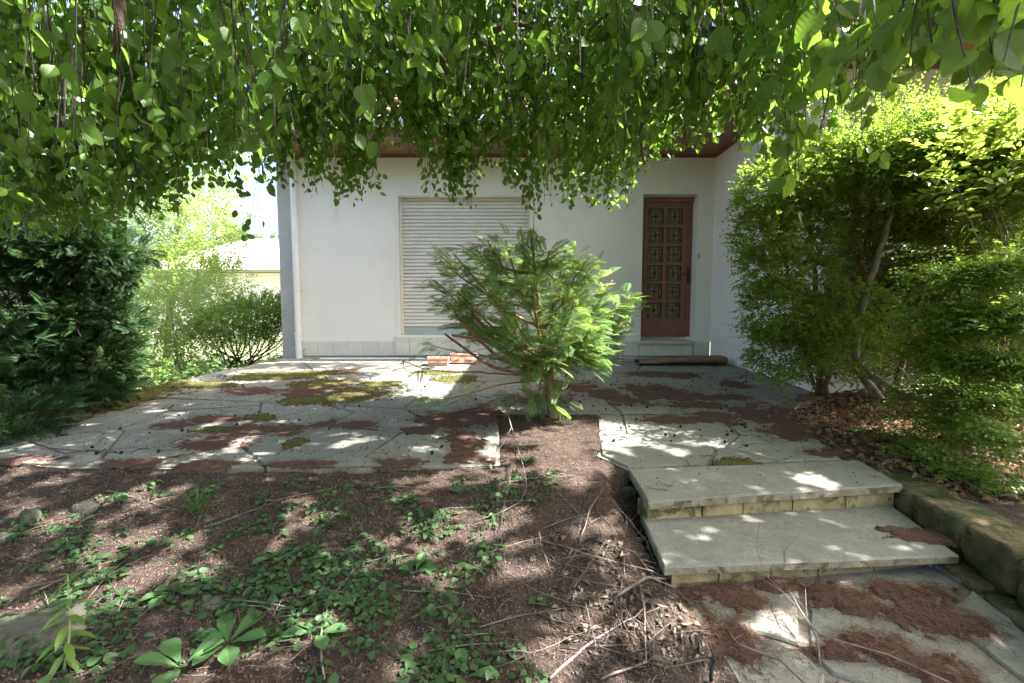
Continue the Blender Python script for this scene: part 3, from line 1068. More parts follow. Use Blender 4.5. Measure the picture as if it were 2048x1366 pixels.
zr = ZS + .22
tiled('roof', (xl - .5, EY - .08, zr), (6, EY - .08, zr), (xl - .5, EY + 5.2, zr + 3.1), (6, EY + 5.2, zr + 3.1), house)
tiled('roof', (WX - .08, WFY - .08, zr), (10.5, WFY - .08, zr), (6.4, WFY + 3.9, zr + 2.25), (6.6, WFY + 3.9, zr + 2.25), house)
tiled('roof', (WX - .08, EY + 3.6, zr), (WX - .08, WFY - .08, zr), (6.4, EY + 3.6, zr + 2.25), (6.4, WFY + 3.9, zr + 2.25), house)

# small fittings on the facade
for px, lab in ((672, 'thin white rod hanging on the wall between drainpipe and shutter'), (1171, 'thin white rod hanging on the wall between shutter and red door')):
    a = at_depth(px - 3, 300, WALL_Y - .02); b_ = at_depth(px + 1, 441 if px > 1000 else 446, WALL_Y - .03)
    mb = MB(); mb.tube([a, (a + b_) / 2 + np.array([.0, .004, 0]), b_], [.014, .014, .011], 8)
    tag(mb.build('hanging_rod', M['pvc']), lab, 'rod')
mb = MB(); a = at_depth(640, 717, 6.5); mb.tube([(at_depth(640, 715, 6.52)[0], 6.52, -.03), (at_depth(850, 715, 6.55)[0], 6.55, -.03)], .014, 8)
tag(mb.build('loose_pipe', M['pvc']), 'thin white pipe lying along the foot of the tiled plinth', 'pipe')

# ------------------------------------------------------------------ terracotta planters and rolled mat
def planter(name, px0, px1, y, h, d, rotz, label, tilt=0):
    x0 = at_depth(px0, 715, y)[0]; x1 = at_depth(px1, 715, y)[0]
    L = x1 - x0
    root = empty(name, ((x0 + x1) / 2, y + d / 2, float(zterr(y))))
    mb = MB(); ti = .014
    def rect(sx, sy, z): return [(-L / 2 * sx, -d / 2 * sy, z), (L / 2 * sx, -d / 2 * sy, z), (L / 2 * sx, d / 2 * sy, z), (-L / 2 * sx, d / 2 * sy, z)]
    rings = [rect(.93, .86, .002), rect(.985, .97, h - .03), rect(1.02, 1.05, h - .029), rect(1.02, 1.05, h), rect(.95, .86, h), rect(.90, .76, .03)]
    n = 0
    for r in rings: mb.v += r
    for k in range(len(rings) - 1):
        for i in range(4):
            j = (i + 1) % 4
            mb.f.append((k * 4 + i, k * 4 + j, k * 4 + 4 + j, k * 4 + 4 + i)); mb.m.append(0)
    mb.f.append((3, 2, 1, 0)); mb.m.append(0)
    e = (len(rings) - 1) * 4
    mb.f.append((e, e + 1, e + 2, e + 3)); mb.m.append(0)
    me = bpy.data.meshes.new('trough'); me.from_pydata(mb.v, [], mb.f)
    for i in (0,): pass
    o = bpy.data.objects.new('trough', me); COL.objects.link(o); me.materials.append(M['terracotta']); o.parent = root
    bv = o.modifiers.new('soft', 'BEVEL'); bv.width = .006; bv.segments = 2
    mb = MB()
    for i in range(2):
        xx = -L * .25 + i * L * .5
        mb.box(xx - .05, xx + .05, -d / 2 - .001, -d / 2 + .012, h * .35, h * .62)
    rl = mb.build('relief_panel', M['terracotta'], None); rl.parent = root
    root.rotation_euler = (tilt, 0, rotz)
    tag(root, label, 'planter')
    return root


planter('flower_trough', 854, 896, 5.95, .115, .15, R(2), 'short terracotta flower trough under the left part of the shutter')
planter('flower_trough', 900, 954, 6.06, .14, .15, R(-6), 'longer terracotta flower trough tipped beside the short trough', R(-14))

mat_root = empty('rolled_mat', (2.5, 6.05, float(zterr(6.05))))
tag(mat_root, 'old brown jute mat rolled up at the foot of the red door', 'rolled mat')
mx0, mx1 = at_depth(1272, 720, 6.1)[0], at_depth(1446, 720, 6.1)[0]
nu, nvv = 60, 44
Vv = []
for i in range(nu):
    u = i / (nu - 1)
    for j in range(nvv):
        q = j / (nvv - 1) * 2 * math.pi * 1.75
        r0 = (.042 + .009 * q / (2 * math.pi)) * (1 + .25 * math.sin(u * 7 + .6) * .5 + .25 * (fbm(u * 6, 0.3, 4) - .5))
        w = 2.6 + .5 * math.sin(u * 5)
        h = .92 * (.72 + .5 * smooth(u * 1.6 - .1)) * (1 - .2 * math.sin(u * 13) * .5)
        if u > .97: r0 *= .96
        yy_ = 6.08 + w * r0 * math.cos(q) + .02 * math.sin(u * 6)
        zz_ = float(zterr(6.05)) + h * (.062 + r0 * math.sin(q)) * .86 + .008 * fbm(u * 30, q * 2, 3)
        Vv.append((mx0 + (mx1 - mx0) * u + .01 * math.sin(q), yy_, max(zz_, float(zterr(6.05)) + .003)))
i = np.arange(nu * nvv).reshape(nu, nvv)
a, b_, c, d = i[:-1, :-1].ravel(), i[:-1, 1:].ravel(), i[1:, 1:].ravel(), i[1:, :-1].ravel()
mo = link('mat_roll', tri_mesh('mat_roll', np.array(Vv), np.concatenate([np.stack([a, b_, c], 1), np.stack([a, c, d], 1)]), smooth_sh=True), mat_root, M['jute'])
so = mo.modifiers.new('thick', 'SOLIDIFY'); so.thickness = .007
# frayed flap in front
V_, T_, U_, Q_ = scatter(NEEDLE, np.column_stack([rng.uniform(mx0 + .3, mx1 - .1, 200), rng.uniform(5.86, 5.99, 200), np.full(200, float(zterr(5.95)) + .006)]),
                         np.column_stack([rng.normal(0, 1, 200), rng.normal(-.6, .5, 200), np.abs(rng.normal(0, .2, 200))]), np.tile([0, 0, 1.], (200, 1)), rng.uniform(.03, .08, 200), .03)
link('frayed_edge', tri_mesh('frayed_edge', V_, T_, U_, Q_), mat_root, M['needlec'])

# ------------------------------------------------------------------ litter, moss, cones on the paving
def blob_mask(x, y, blobs, seed, nscale=7, namp=.75):
    m = np.full(np.shape(x), -1.0)
    for (cx_, cy_, rx, ry) in blobs:
        d = np.sqrt(((x - cx_) / rx) ** 2 + ((y - cy_) / ry) ** 2)
        m = np.maximum(m, 1 - d)
    return m + namp * 2 * (fbm(x * nscale, y * nscale, seed, 5) - .54) + 1.1 * (fbm(x * 36, y * 36, seed + 2, 3) - .5)


def tb_blobs(lst):
    out = []
    for px, py, rx, ry in lst:
        p = on_terrace(px, py); q = on_terrace(px + rx, py)
        a = on_terrace(px, py - ry); b_ = on_terrace(px, py + ry)
        out.append((p[0], p[1], q[0] - p[0], (a[1] - b_[1]) / 2))
    return out


LIT_PX = [(250, 925, 70, 9), (420, 928, 60, 7), (610, 928, 70, 8), (800, 925, 60, 9), (930, 915, 50, 12), (60, 918, 70, 8), (1340, 790, 80, 14), (1260, 800, 60, 12), (1290, 775, 50, 8), (1400, 812, 60, 8), (1370, 840, 70, 8), (1450, 795, 70, 8), (1300, 748, 60, 5), (1360, 750, 40, 5), (1210, 790, 40, 14), (1530, 830, 110, 24), (1470, 770, 30, 8),
          (1600, 860, 80, 20), (1430, 830, 40, 10), (1150, 775, 60, 10), (960, 830, 50, 20), (930, 880, 40, 24), (880, 838, 60, 14), (440, 880, 70, 22), (500, 860, 60, 14), (560, 862, 60, 10), (360, 850, 50, 10), (690, 850, 60, 12), (420, 838, 60, 8),
          (620, 775, 80, 14), (720, 790, 60, 12), (500, 782, 60, 8), (680, 745, 40, 5), (1660, 905, 40, 10), (830, 860, 40, 8), (1080, 800, 80, 10)]
MOSS_PX = [(560, 752, 90, 9), (640, 770, 60, 10), (700, 790, 70, 16), (620, 800, 60, 9), (250, 790, 90, 14), (330, 770, 80, 10), (180, 812, 70, 10), (760, 770, 40, 8), (910, 758, 40, 8), (420, 770, 60, 6), (650, 745, 50, 4), (590, 885, 24, 10), (880, 745, 50, 4),
           (120, 830, 60, 10), (430, 860, 40, 6), (1475, 925, 40, 8), (520, 835, 30, 6), (1280, 940, 12, 4)]
lb, mbk = tb_blobs(LIT_PX), tb_blobs(MOSS_PX)
gx, gy = np.meshgrid(np.arange(-4, 3.05, .014), np.arange(2.3, 6.5, .014))
mk = blob_mask(gx, gy, lb, 11)
okp = inpoly(gx, gy, BACKP) | inpoly(gx, gy, LEFTP) | inpoly(gx, gy, RIGHTP)
mk = np.where(okp, mk, -1)
zz_ = zterr(gy) + np.clip(mk - .08, -.2, .3) * .03 + .009 * (fbm(gx * 40, gy * 40, 3, 2) - .5) - .001
o = link('needle_litter', grid_mesh('needle_litter', gx, gy, zz_, mk > .04), None, M['litter']); tag(o, 'reddish brown needle litter lying in patches on the flagstones', 'litter', kind='stuff')
mm = blob_mask(gx, gy, mbk, 23, 9, .5)
mm = np.where(okp, mm, -1)
zz_ = zterr(gy) + np.clip(mm, -.2, .3) * .045 + .010 * (fbm(gx * 45, gy * 45, 8, 2) - .5) - .001
o = link('moss', grid_mesh('moss', gx, gy, zz_, mm > -.02), None, M['moss']); tag(o, 'yellow green moss cushions spread over the left paving', 'moss', kind='stuff')

x = rng.uniform(-3.6, 3, 90000); y = rng.uniform(2.5, 6.3, 90000)
m_ = blob_mask(x, y, mbk, 23, 9, .5); k = (inpoly(x, y, BACKP) | inpoly(x, y, LEFTP) | inpoly(x, y, RIGHTP)) & (rng.random(len(x)) < np.where(m_ > .1, .5, np.clip(.5 + m_ * 1.2, 0, .6)))
x, y, m_ = x[k][:14000], y[k][:14000], m_[k][:14000]; n = len(x)
OCT = (np.array([(-.5, 0, 0), (.5, .1, 0), (0, -.5, .1), (.1, .5, 0), (0, 0, .45), (0, 0, -.4)], float), np.array([(0, 2, 4), (2, 1, 4), (1, 3, 4), (3, 0, 4), (2, 0, 5), (1, 2, 5), (3, 1, 5), (0, 3, 5)]), np.zeros((6, 2)))
o = foliage('moss_tufts', [scatter(OCT, np.column_stack([x, y, zterr(y) + np.clip(m_, 0, .3) * .04 + .002]), rng.normal(0, 1, (n, 3)), rng.normal(0, 1, (n, 3)), .005 + .014 * rng.random(n) ** 2)], M['moss'])
tag(o, 'small loose tufts of yellow green moss on the left paving', 'moss', kind='stuff')
# path litter
PB = [tuple(at_z(px, py, -.41)[:2]) for px, py in ((1700, 1190), (1850, 1215), (1650, 1170), (1800, 1175), (1920, 1235), (1750, 1275), (1660, 1290), (1480, 1190), (1560, 1165), (1830, 1305), (1400, 1160), (1460, 1260), (1880, 1330))]
pb = [(p[0], p[1], rx, ry) for p, (rx, ry) in zip(PB, ((.16, .07), (.16, .09), (.12, .05), (.2, .06), (.12, .07), (.13, .05), (.1, .035), (.12, .09), (.14, .05), (.14, .04), (.14, .1), (.1, .12), (.1, .04)))]
pgx, pgy = np.meshgrid(np.arange(.5, 2.08, .012), np.arange(.5, 1.82, .012))
pm = blob_mask(pgx, pgy, pb, 31, 11, .5)
zz_ = zp(pgy) + np.clip(pm - .06, -.2, .3) * .03 + .009 * (fbm(pgx * 60, pgy * 60, 3, 2) - .5) - .001
o = link('path_litter', grid_mesh('path_litter', pgx, pgy, zz_, pm > .03), None, M['litter']); tag(o, 'reddish brown needle litter drifted over the lower path', 'litter', kind='stuff')
tx_, ty_ = at_z(1840, 1070, TZ)[:2]
tgx, tgy = np.meshgrid(np.arange(1.5, 2.0, .012), np.arange(1.85, 2.25, .012))
tm = blob_mask(tgx, tgy, [(tx_, ty_, .16, .06), (tx_ + .06, ty_ - .05, .16, .03), (tx_ - .1, ty_ + .05, .1, .03)], 37, 12, .45)
zz_ = TZ + np.clip(tm, -.2, .3) * .04 + .008 * (fbm(tgx * 60, tgy * 60, 3, 2) - .5) - .001
o = link('step_litter', grid_mesh('step_litter', tgx, tgy, zz_, tm > -.02), None, M['litter']); tag(o, 'reddish brown needle litter heaped on the lower step', 'litter', kind='stuff')

# loose needles: on patches, around them and all over the soil
def needles(x, y, z, lo, hi):
    n = len(x)
    a = rng.uniform(0, 2 * np.pi, n)
    return scatter(NEEDLE, np.column_stack([x, y, z]), np.column_stack([np.cos(a), np.sin(a), rng.normal(0, .18, n)]), np.column_stack([rng.normal(0, .4, n), rng.normal(0, .4, n), np.ones(n)]), rng.uniform(lo, hi, n), .018)


ch = []
x = rng.uniform(-3.6, 3, 200000); y = rng.uniform(2.5, 6.3, 200000)
m_ = blob_mask(x, y, lb, 11); ok_ = (inpoly(x, y, BACKP) | inpoly(x, y, LEFTP) | inpoly(x, y, RIGHTP))
pr = np.where(m_ > 0, .85, np.clip(.8 + m_ * 1.1, .035, .8)); k = ok_ & (rng.random(len(x)) < pr)
x, y, m_ = x[k][:52000], y[k][:52000], m_[k][:52000]
ch.append(needles(x, y, zterr(y) + np.clip(m_, 0, .25) * .05 + .004, .012, .035))
x = rng.uniform(.55, 2.0, 46000); y = rng.uniform(.9, 1.82, 46000)
m_ = blob_mask(x, y, pb, 31, 11, .5); k = rng.random(len(x)) < np.where(m_ > 0, .8, np.clip(.75 + m_ * 1.2, .06, .75)); x, y, m_ = x[k], y[k], m_[k]
ch.append(needles(x, y, zp(y) + np.clip(m_, 0, .3) * .05 + .004, .012, .03))
x = rng.uniform(.65, 2.0, 4000); y = rng.uniform(1.85, 2.2, 4000)
m_ = blob_mask(x, y, [(tx_, ty_, .16, .06), (tx_ + .06, ty_ - .05, .16, .03)], 37, 12, .45); k = rng.random(len(x)) < np.where(m_ > 0, .9, .05)
ch.append(needles(x[k], y[k], np.full(k.sum(), TZ + .006), .012, .03))
o = foliage('loose_needles', ch, M['needlec']); tag(o, 'loose brown needles strewn over the paving and path', 'needles', kind='stuff')
x = rng.uniform(-3.2, 1.0, 60000); y = rng.uniform(.95, 3.7, 60000)
k = ~(inpoly(x, y, LEFTP) | inpoly(x, y, BACKP) | inpoly(x, y, RIGHTP) | inpoly(x, y, FRONTP)) & (x < .75)
k &= (y < 2.7) | (x > -.2)
x, y = x[k][:26000], y[k][:26000]
o = foliage('soil_needles', [needles(x, y, gz(x, y) + .005, .012, .04)], M['soilneedle']); tag(o, 'brown needles and bark crumbs covering the bare soil', 'needles', kind='stuff')

OCT = (np.array([(-.5, 0, 0), (.5, .1, 0), (0, -.5, .1), (.1, .5, 0), (0, 0, .45), (0, 0, -.4)], float), np.array([(0, 2, 4), (2, 1, 4), (1, 3, 4), (3, 0, 4), (2, 0, 5), (1, 2, 5), (3, 1, 5), (0, 3, 5)]), np.zeros((6, 2)))
x = rng.uniform(-3.0, .95, 60000); y = rng.uniform(.95, 3.7, 60000)
k = ~(inpoly(x, y, LEFTP) | inpoly(x, y, BACKP) | inpoly(x, y, RIGHTP) | inpoly(x, y, FRONTP)) & (x < .9) & ((y < 2.7) | (x > -.2))
x, y = x[k][:22000], y[k][:22000]; n = len(x)
o = foliage('soil_crumbs', [scatter(OCT, np.column_stack([x, y, gz(x, y) + .002]), rng.normal(0, 1, (n, 3)), rng.normal(0, 1, (n, 3)), .004 + .012 * rng.random(n) ** 3)], surf('soil_crumb', (.035, .026, .02), (.17, .13, .105), 160, .97))
tag(o, 'small crumbs and clods of dry brown soil', 'soil crumbs', kind='stuff')

x = rng.uniform(-3.6, 3, 40000); y = rng.uniform(2.2, 6.3, 40000)
k = (inpoly(x, y, BACKP) | inpoly(x, y, LEFTP) | inpoly(x, y, RIGHTP) | inpoly(x, y, FRONTP)) & (rng.random(len(x)) < fbm(x * 2.2, y * 2.2, 71) ** 2 * 1.6)
x, y = x[k][:9000], y[k][:9000]; n = len(x)
o = foliage('paving_crumbs', [scatter(OCT, np.column_stack([x, y, zterr(y) + .003]), rng.normal(0, 1, (n, 3)) * [1, 1, .3], rng.normal(0, .5, (n, 3)) + [0, 0, 1], .004 + .010 * rng.random(n) ** 3)], surf('dark_crumb', (.03, .022, .016), (.11, .08, .06), 90, .95))
tag(o, 'dark crumbs of bark and soil scattered over the flagstones', 'crumbs', kind='stuff')

# dark cones, one object each
def cone_mesh():
    v, t = rough_stone((0, 0, .0085), (.017, .017, .021), 5, 0, .35, 12, 9, 2.2)
    return tri_mesh('fallen_cone', v, t)


cm = cone_mesh(); cm.materials.append(M['cone'])
cones_px = []
for k in range(400):
    if rng.random() < .6: px, py = rng.uniform(1130, 1560), 745 + 150 * rng.random() ** 1.3
    else: px, py = rng.uniform(120, 980), 745 + 170 * rng.random() ** 1.2
    cones_px.append((px, py))
n = 0
for px, py in cones_px + [(1668, 1223), (1590, 1000), (1450, 905), (1500, 960)]:
    p = on_terrace(px, py) if py < 1100 else at_z(px, py, -.41)
    if py < 1100 and not any(bool(inpoly(p[0], p[1], q)) for q in (BACKP, LEFTP, RIGHTP, FRONTP)): continue
    if n >= 165: break
    o = bpy.data.objects.new('fallen_cone', cm); COL.objects.link(o)
    z = float(zterr(p[1])) if py < 1100 else float(zp(p[1]))
    o.location = (p[0], p[1], z + .001)
    s = random.uniform(.6, 1.2)
    o.scale = (s, s, s); o.rotation_euler = (random.uniform(-1, 1), random.uniform(-1, 1), random.uniform(0, 6))
    tag(o, 'tiny dark round cone lying loose on the pale flagstones', 'cone', 'small dark cones on the flagstones')
    n += 1

# ------------------------------------------------------------------ fallen twigs
def twig(pts, r, mat, label, group=None, forks=2, name='fallen_twig', seed=0, wob=.5):
    rr = random.Random(seed)
    P = [np.array(p, float) for p in pts]
    # densify with wobble
    out = []
    for a, b_ in zip(P[:-1], P[1:]):
        L = np.linalg.norm(b_ - a); k = max(2, int(L / .05))
        for j in range(k):
            out.append(a + (b_ - a) * j / k + np.array([rr.gauss(0, 1), rr.gauss(0, 1), rr.gauss(0, .5)]) * .004 * wob * min(1, L * 6))
    out.append(P[-1])
    mb = MB()
    n = len(out)
    mb.tube(out, [r * (1 - .75 * i / (n - 1)) for i in range(n)], 5)
    tot = np.linalg.norm(P[-1] - P[0])
    for f in range(forks):
        i = int(n * (.25 + .6 * (f + rr.random() * .6) / max(1, forks)))
        i = min(max(i, 1), n - 2)
        d = norm(out[i + 1] - out[i - 1]); s = np.array([-d[1], d[0], .1]) * (1 if f % 2 else -1)
        L = tot * rr.uniform(.15, .3)
        q = [out[i], out[i] + (d * .75 + s * .5) * L * .5, out[i] + (d * 1.0 + s * .75 + np.array([0, 0, rr.uniform(-.02, .1)])) * L]
        r0 = r * (1 - .75 * i / (n - 1)) * .7
        mb.tube(q, [r0, r0 * .7, r0 * .35], 4)
        if tot > .35:
            q2 = [q[1], q[1] + (d * .9 - s * .35) * L * .5]
            mb.tube(q2, [r0 * .6, r0 * .3], 4)
    o = mb.build(name, mat, None, True)
    tag(o, label, 'twig', group)
    return o


def gpt(px, py, lift=.012):
    p = on_ground(px, py); p[2] += lift
    return p


def tpt(px, py, lift=.008):
    p = on_terrace(px, py); p[2] += lift
    return p


# distinct ones, measured in the photograph
LONG = [
    ([tpt(60, 885), tpt(130, 910), tpt(180, 902), tpt(240, 910), gpt(280, 940), gpt(305, 965), gpt(320, 990), gpt(345, 1005)], .006, 'twig_dark', 'long dark twig lying across the left edge of the paving'),
    ([tpt(100, 898), tpt(170, 905), tpt(260, 898), tpt(380, 905)], .004, 'twig_dark', 'thin dark twig beside the long dark twig on the left paving'),
    ([tpt(360, 888), tpt(470, 880), tpt(560, 868), tpt(640, 858), tpt(700, 850)], .007, 'twig', 'pale straight twig lying along the reddish litter on the left paving'),
    ([tpt(590, 848), tpt(560, 868), tpt(530, 880)], .004, 'twig', 'short pale twig crossing the straight twig on the left paving'),
    ([tpt(330, 825), tpt(420, 818), tpt(520, 812), tpt(560, 792)], .005, 'twig_dark', 'dark bent twig on the left paving in front of the moss'),
    ([tpt(195, 890), tpt(203, 880), tpt(202, 870)], .005, 'twig', 'short pale crooked twig near the left end of the paving'),
    ([gpt(215, 985), gpt(270, 1000), gpt(330, 1018), gpt(360, 1025)], .007, 'twig', 'stout pale twig on the soil below the left paving'),
    ([gpt(60, 1195), gpt(120, 1165), gpt(170, 1140), gpt(235, 1125)], .007, 'twig', 'pale curved twig on the soil above the left boulder'),
    ([gpt(520, 1010), gpt(650, 985), gpt(760, 945)], .004, 'twig', 'thin straight twig on the soil below the middle of the paving'),
    ([gpt(410, 1060), gpt(560, 1005), gpt(680, 960)], .004, 'twig', 'long thin twig on the soil running up to the paving edge'),
    ([at_depth(1010, 800, 3.3), at_depth(1018, 835, 3.05), at_depth(1036, 900, 2.75), gpt(1047, 950, .05), gpt(1053, 985, .03), gpt(1040, 1012, .02), gpt(1000, 1032, .015), gpt(945, 1050, .015)], .009, 'twig', 'long bare branch hanging down from the conifer to the soil'),
    ([gpt(650, 1366), gpt(640, 1290), gpt(655, 1210), gpt(720, 1130), gpt(770, 1085)], .007, 'twig', 'long crooked twig crossing the weeds in the near soil'),
    ([gpt(905, 1280), gpt(960, 1275), gpt(1015, 1270)], .006, 'twig', 'short twig beside the sunlit patch in the near soil'),
    ([gpt(1100, 1366), gpt(1170, 1300), gpt(1250, 1250), gpt(1330, 1215)], .010, 'twig', 'thick pale twig at the near end of the brush heap'),
    ([gpt(1200, 1366), gpt(1290, 1330), gpt(1290, 1215), gpt(1275, 1150), gpt(1235, 1095)], .007, 'twig', 'long forked twig rising through the middle of the brush heap'),
    ([gpt(1230, 1210, .03), gpt(1290, 1185, .06), gpt(1345, 1180, .05), gpt(1420, 1220, .03), gpt(1500, 1250, .02)], .011, 'twig', 'thick arched branch on top of the brush heap'),
    ([gpt(1080, 1085), gpt(1200, 1130, .03), gpt(1300, 1160, .04), gpt(1380, 1185, .03), gpt(1460, 1195, .02)], .008, 'twig', 'long grey branch along the back of the brush heap'),
    ([at_z(1610, 1366, -.41), at_z(1560, 1320, -.40), at_z(1480, 1290, -.38), gpt(1420, 1240, .03), gpt(1390, 1180, .04)], .007, 'twig', 'long pale branch running from the brush heap onto the path'),
    ([at_z(1900, 1366, -.41), at_z(1780, 1310, -.40), at_z(1640, 1270, -.39), at_z(1600, 1220, -.37), at_z(1530, 1150, -.31), at_depth(1512, 1090, 1.72), at_depth(1520, 1045, 1.72)], .005, 'twig', 'thin forked stick standing up in front of the lower step'),
    ([at_z(1640, 1330, -.41), at_z(1632, 1270, -.40), at_z(1600, 1220, -.36), at_depth(1566, 1160, 1.66), at_depth(1570, 1100, 1.68), at_depth(1600, 1065, 1.7)], .005, 'twig', 'pale forked stick leaning towards the lower step'),
    ([gpt(1420, 1366, .01), at_depth(1428, 1320, 1.22), at_depth(1420, 1290, 1.24)], .011, 'twig_dark', 'short dark stick standing at the near edge of the brush heap'),
    ([gpt(1160, 1090, .01), gpt(1180, 1030, .03), gpt(1205, 985, .02)], .007, 'twig', 'forked pale stick on the sunlit soil beside the landing'),
]
for i, (pts, r, mt, lab) in enumerate(LONG):
    twig(pts, r * .6, M[mt], lab, None, 2 if len(pts) > 3 else 1, seed=i)
for i in range(70):
    px, py = rng.normal(1240, 140), rng.uniform(1050, 1350)
    px += (py - 1180) * .45
    ang = rng.normal(.62, .55); L = rng.uniform(90, 300)
    a = (px - L / 2 * math.cos(ang), py - L / 2 * math.sin(ang)); b_ = (px + L / 2 * math.cos(ang), py + L / 2 * math.sin(ang))
    if a[0] < 960: continue
    if min(a[0], b_[0]) > 1300 and py < 1130: continue
    cl = lambda q: (min(q[0], 1305 + max(0, (q[1] - 1140)) * 1.2), min(q[1], 1420))
    a, b_ = cl(a), cl(b_)
    if abs(a[0] - b_[0]) + abs(a[1] - b_[1]) < 60: continue
    m_ = ((a[0] + b_[0]) / 2 + rng.normal(0, 18), (a[1] + b_[1]) / 2 + rng.normal(0, 12))
    l1, l2 = rng.uniform(.006, .05), rng.uniform(.006, .03)
    twig([gpt(*a, l2), gpt(*m_, l1), gpt(*b_, l2)], rng.uniform(.0014, .0032), M['twig'] if rng.random() < .6 else M['twig_dark'], 'dry twig lying in the brush heap beside the lower step', 'dry twigs in the brush heap', 2, seed=100 + i)
for i in range(46):
    px, py = rng.uniform(20, 1150), rng.uniform(955, 1360)
    ang = rng.normal(-.35, .7); L = rng.uniform(50, 190)
    a = gpt(px - L / 2 * math.cos(ang), py - L / 4 * math.sin(ang)); b_ = gpt(px + L / 2 * math.cos(ang), py + L / 4 * math.sin(ang))
    twig([a, (a + b_) / 2 + np.array([0, 0, .01]), b_], rng.uniform(.0015, .0032), M['twig'], 'small thin twig lying scattered on the brown soil', 'small twigs on the soil', 1, seed=300 + i)
for i in range(40):
    px, py = (rng.uniform(1130, 1650), rng.uniform(750, 990)) if rng.random() < .5 else (rng.uniform(150, 970), rng.uniform(760, 925))
    p = on_terrace(px, py)
    if not any(bool(inpoly(p[0], p[1], q)) for q in (BACKP, LEFTP, RIGHTP, FRONTP)): continue
    ang = rng.uniform(0, 3.1); L = rng.uniform(.05, .2)
    v_ = np.array([math.cos(ang), math.sin(ang), 0]) * L / 2
    zf = lambda q: np.array([q[0], q[1], float(zterr(q[1])) + .006])
    twig([zf(p - v_), zf(p + np.array([rng.normal(0, .012), rng.normal(0, .012), 0])), zf(p + v_)], rng.uniform(.0014, .0028), M['twig_dark'], 'small dark twig lying scattered on the flagstones', 'small twigs on the flagstones', 1, seed=400 + i)
for i in range(9):
    px, py = rng.uniform(1400, 1880), rng.uniform(1055, 1120)
    p = at_z(px, py, TZ + .006)
    if p[1] < 1.9 or p[0] > 1.9: continue
    ang = rng.normal(-.3, .5); L = rng.uniform(.08, .18); v_ = np.array([math.cos(ang), math.sin(ang) * .6, 0]) * L / 2
    twig([p - v_, p + np.array([0, .008, 0]), p + v_], .002, M['twig_dark'], 'small dark twig lying on the lower step', 'small twigs on the lower step', 2, seed=500 + i)

# ------------------------------------------------------------------ dry leaves (bed on the right, foot of the steps)
def dry(x, y, z, lo=.03, hi=.06):
    n = len(x); a = rng.uniform(0, 2 * np.pi, n)
    return scatter(DRY, np.column_stack([x, y, z]), np.column_stack([np.cos(a), np.sin(a), rng.normal(0, .35, n)]), np.column_stack([rng.normal(0, .6, n), rng.normal(0, .6, n), np.ones(n)]), rng.uniform(lo, hi, n))


x = rng.uniform(1.75, 4.2, 7000); y = rng.uniform(2.1, 4.3, 7000)
edge = np.interp(y, [2.1, 2.4, 2.9, 3.4, 4.0, 4.3], [2.25, 2.12, 2.15, 2.25, 2.55, 2.9]) + rng.normal(0, .10, len(y))
k = x > edge; x, y = x[k][:4200], y[k][:4200]
o = foliage('leaf_litter', [dry(x, y, np.maximum(gz(x, y), np.where(inpoly(x, y, BACKP) | inpoly(x, y, RIGHTP), zterr(y), -9)) + .012)], M['dryleaf']); tag(o, 'curled brown dry leaves covering the bed under the hedge', 'leaf litter', kind='stuff')
pts = []
for i in range(420):
    px = rng.normal(1330, 110); py = rng.uniform(1070, 1330)
    px = min(px + (py - 1180) * .3, 1330 + max(0, py - 1140) * 1.0)
    if px < 1040: continue
    pts.append(on_ground(px, py))
pts = np.array(pts)
o = foliage('heap_leaves', [dry(pts[:, 0], pts[:, 1], pts[:, 2] + .008, .02, .045)], leafmat('tan_leaves', [(.09, .07, .054), (.17, .135, .105), (.25, .205, .16), (.12, .08, .058)], (.18, .14, .09), .2, .85, spec=.15)); tag(o, 'tan dry leaves caught under the brush heap', 'leaf litter', kind='stuff')

# ------------------------------------------------------------------ weeds in the soil
def clump(n, r, tmpl, lo, hi, tilt, stem_h, seed):
    g_ = np.random.default_rng(seed)
    a = g_.uniform(0, 2 * np.pi, n); rr = r * np.sqrt(g_.random(n))
    P = np.column_stack([rr * np.cos(a), rr * np.sin(a), stem_h * g_.uniform(.4, 1, n)])
    D = np.column_stack([np.cos(a), np.sin(a), g_.normal(tilt, .25, n)])
    N = np.column_stack([g_.normal(0, .3, n), g_.normal(0, .3, n) - .15, np.ones(n)])
    V1, T1, U1, Q1 = scatter(tmpl, P, D, N, g_.uniform(lo, hi, n))
    # short stalks
    b0 = np.column_stack([rr * .4 * np.cos(a), rr * .4 * np.sin(a), np.full(n, -.01)])
    V2, T2, U2, Q2 = scatter(NEEDLE, b0, P - b0, N, np.linalg.norm(P - b0, axis=1), .03)
    return tri_mesh('weed', np.concatenate([V1, V2]), np.concatenate([T1, T2 + len(V1)]), np.concatenate([U1, U2]), np.concatenate([Q1, Q2]))


vars_ = []
for s in range(7):
    me = clump([7, 10, 14, 6, 18, 9, 12][s], [.03, .045, .06, .025, .08, .05, .04][s], ROUND, .016, .032, -.1, .03, 50 + s)
    me.materials.append(M['weed']); vars_.append(me)
centres = [(560, 940, 260, 22), (330, 955, 90, 20), (210, 1080, 140, 40), (470, 1120, 120, 40), (330, 1150, 120, 40), (420, 1230, 160, 50), (560, 1130, 90, 30), (640, 1150, 60, 30), (760, 1080, 70, 30), (920, 1040, 50, 40), (880, 1250, 60, 60),
           (700, 1240, 60, 50), (100, 1180, 100, 60), (250, 1300, 160, 50), (1060, 960, 40, 20), (620, 1000, 60, 30), (500, 1000, 100, 30), (780, 990, 60, 20), (740, 1200, 40, 20), (930, 1330, 80, 20), (130, 1060, 60, 30), (560, 1240, 80, 40), (1000, 985, 40, 20), (60, 1300, 50, 30)]
cnt = 0
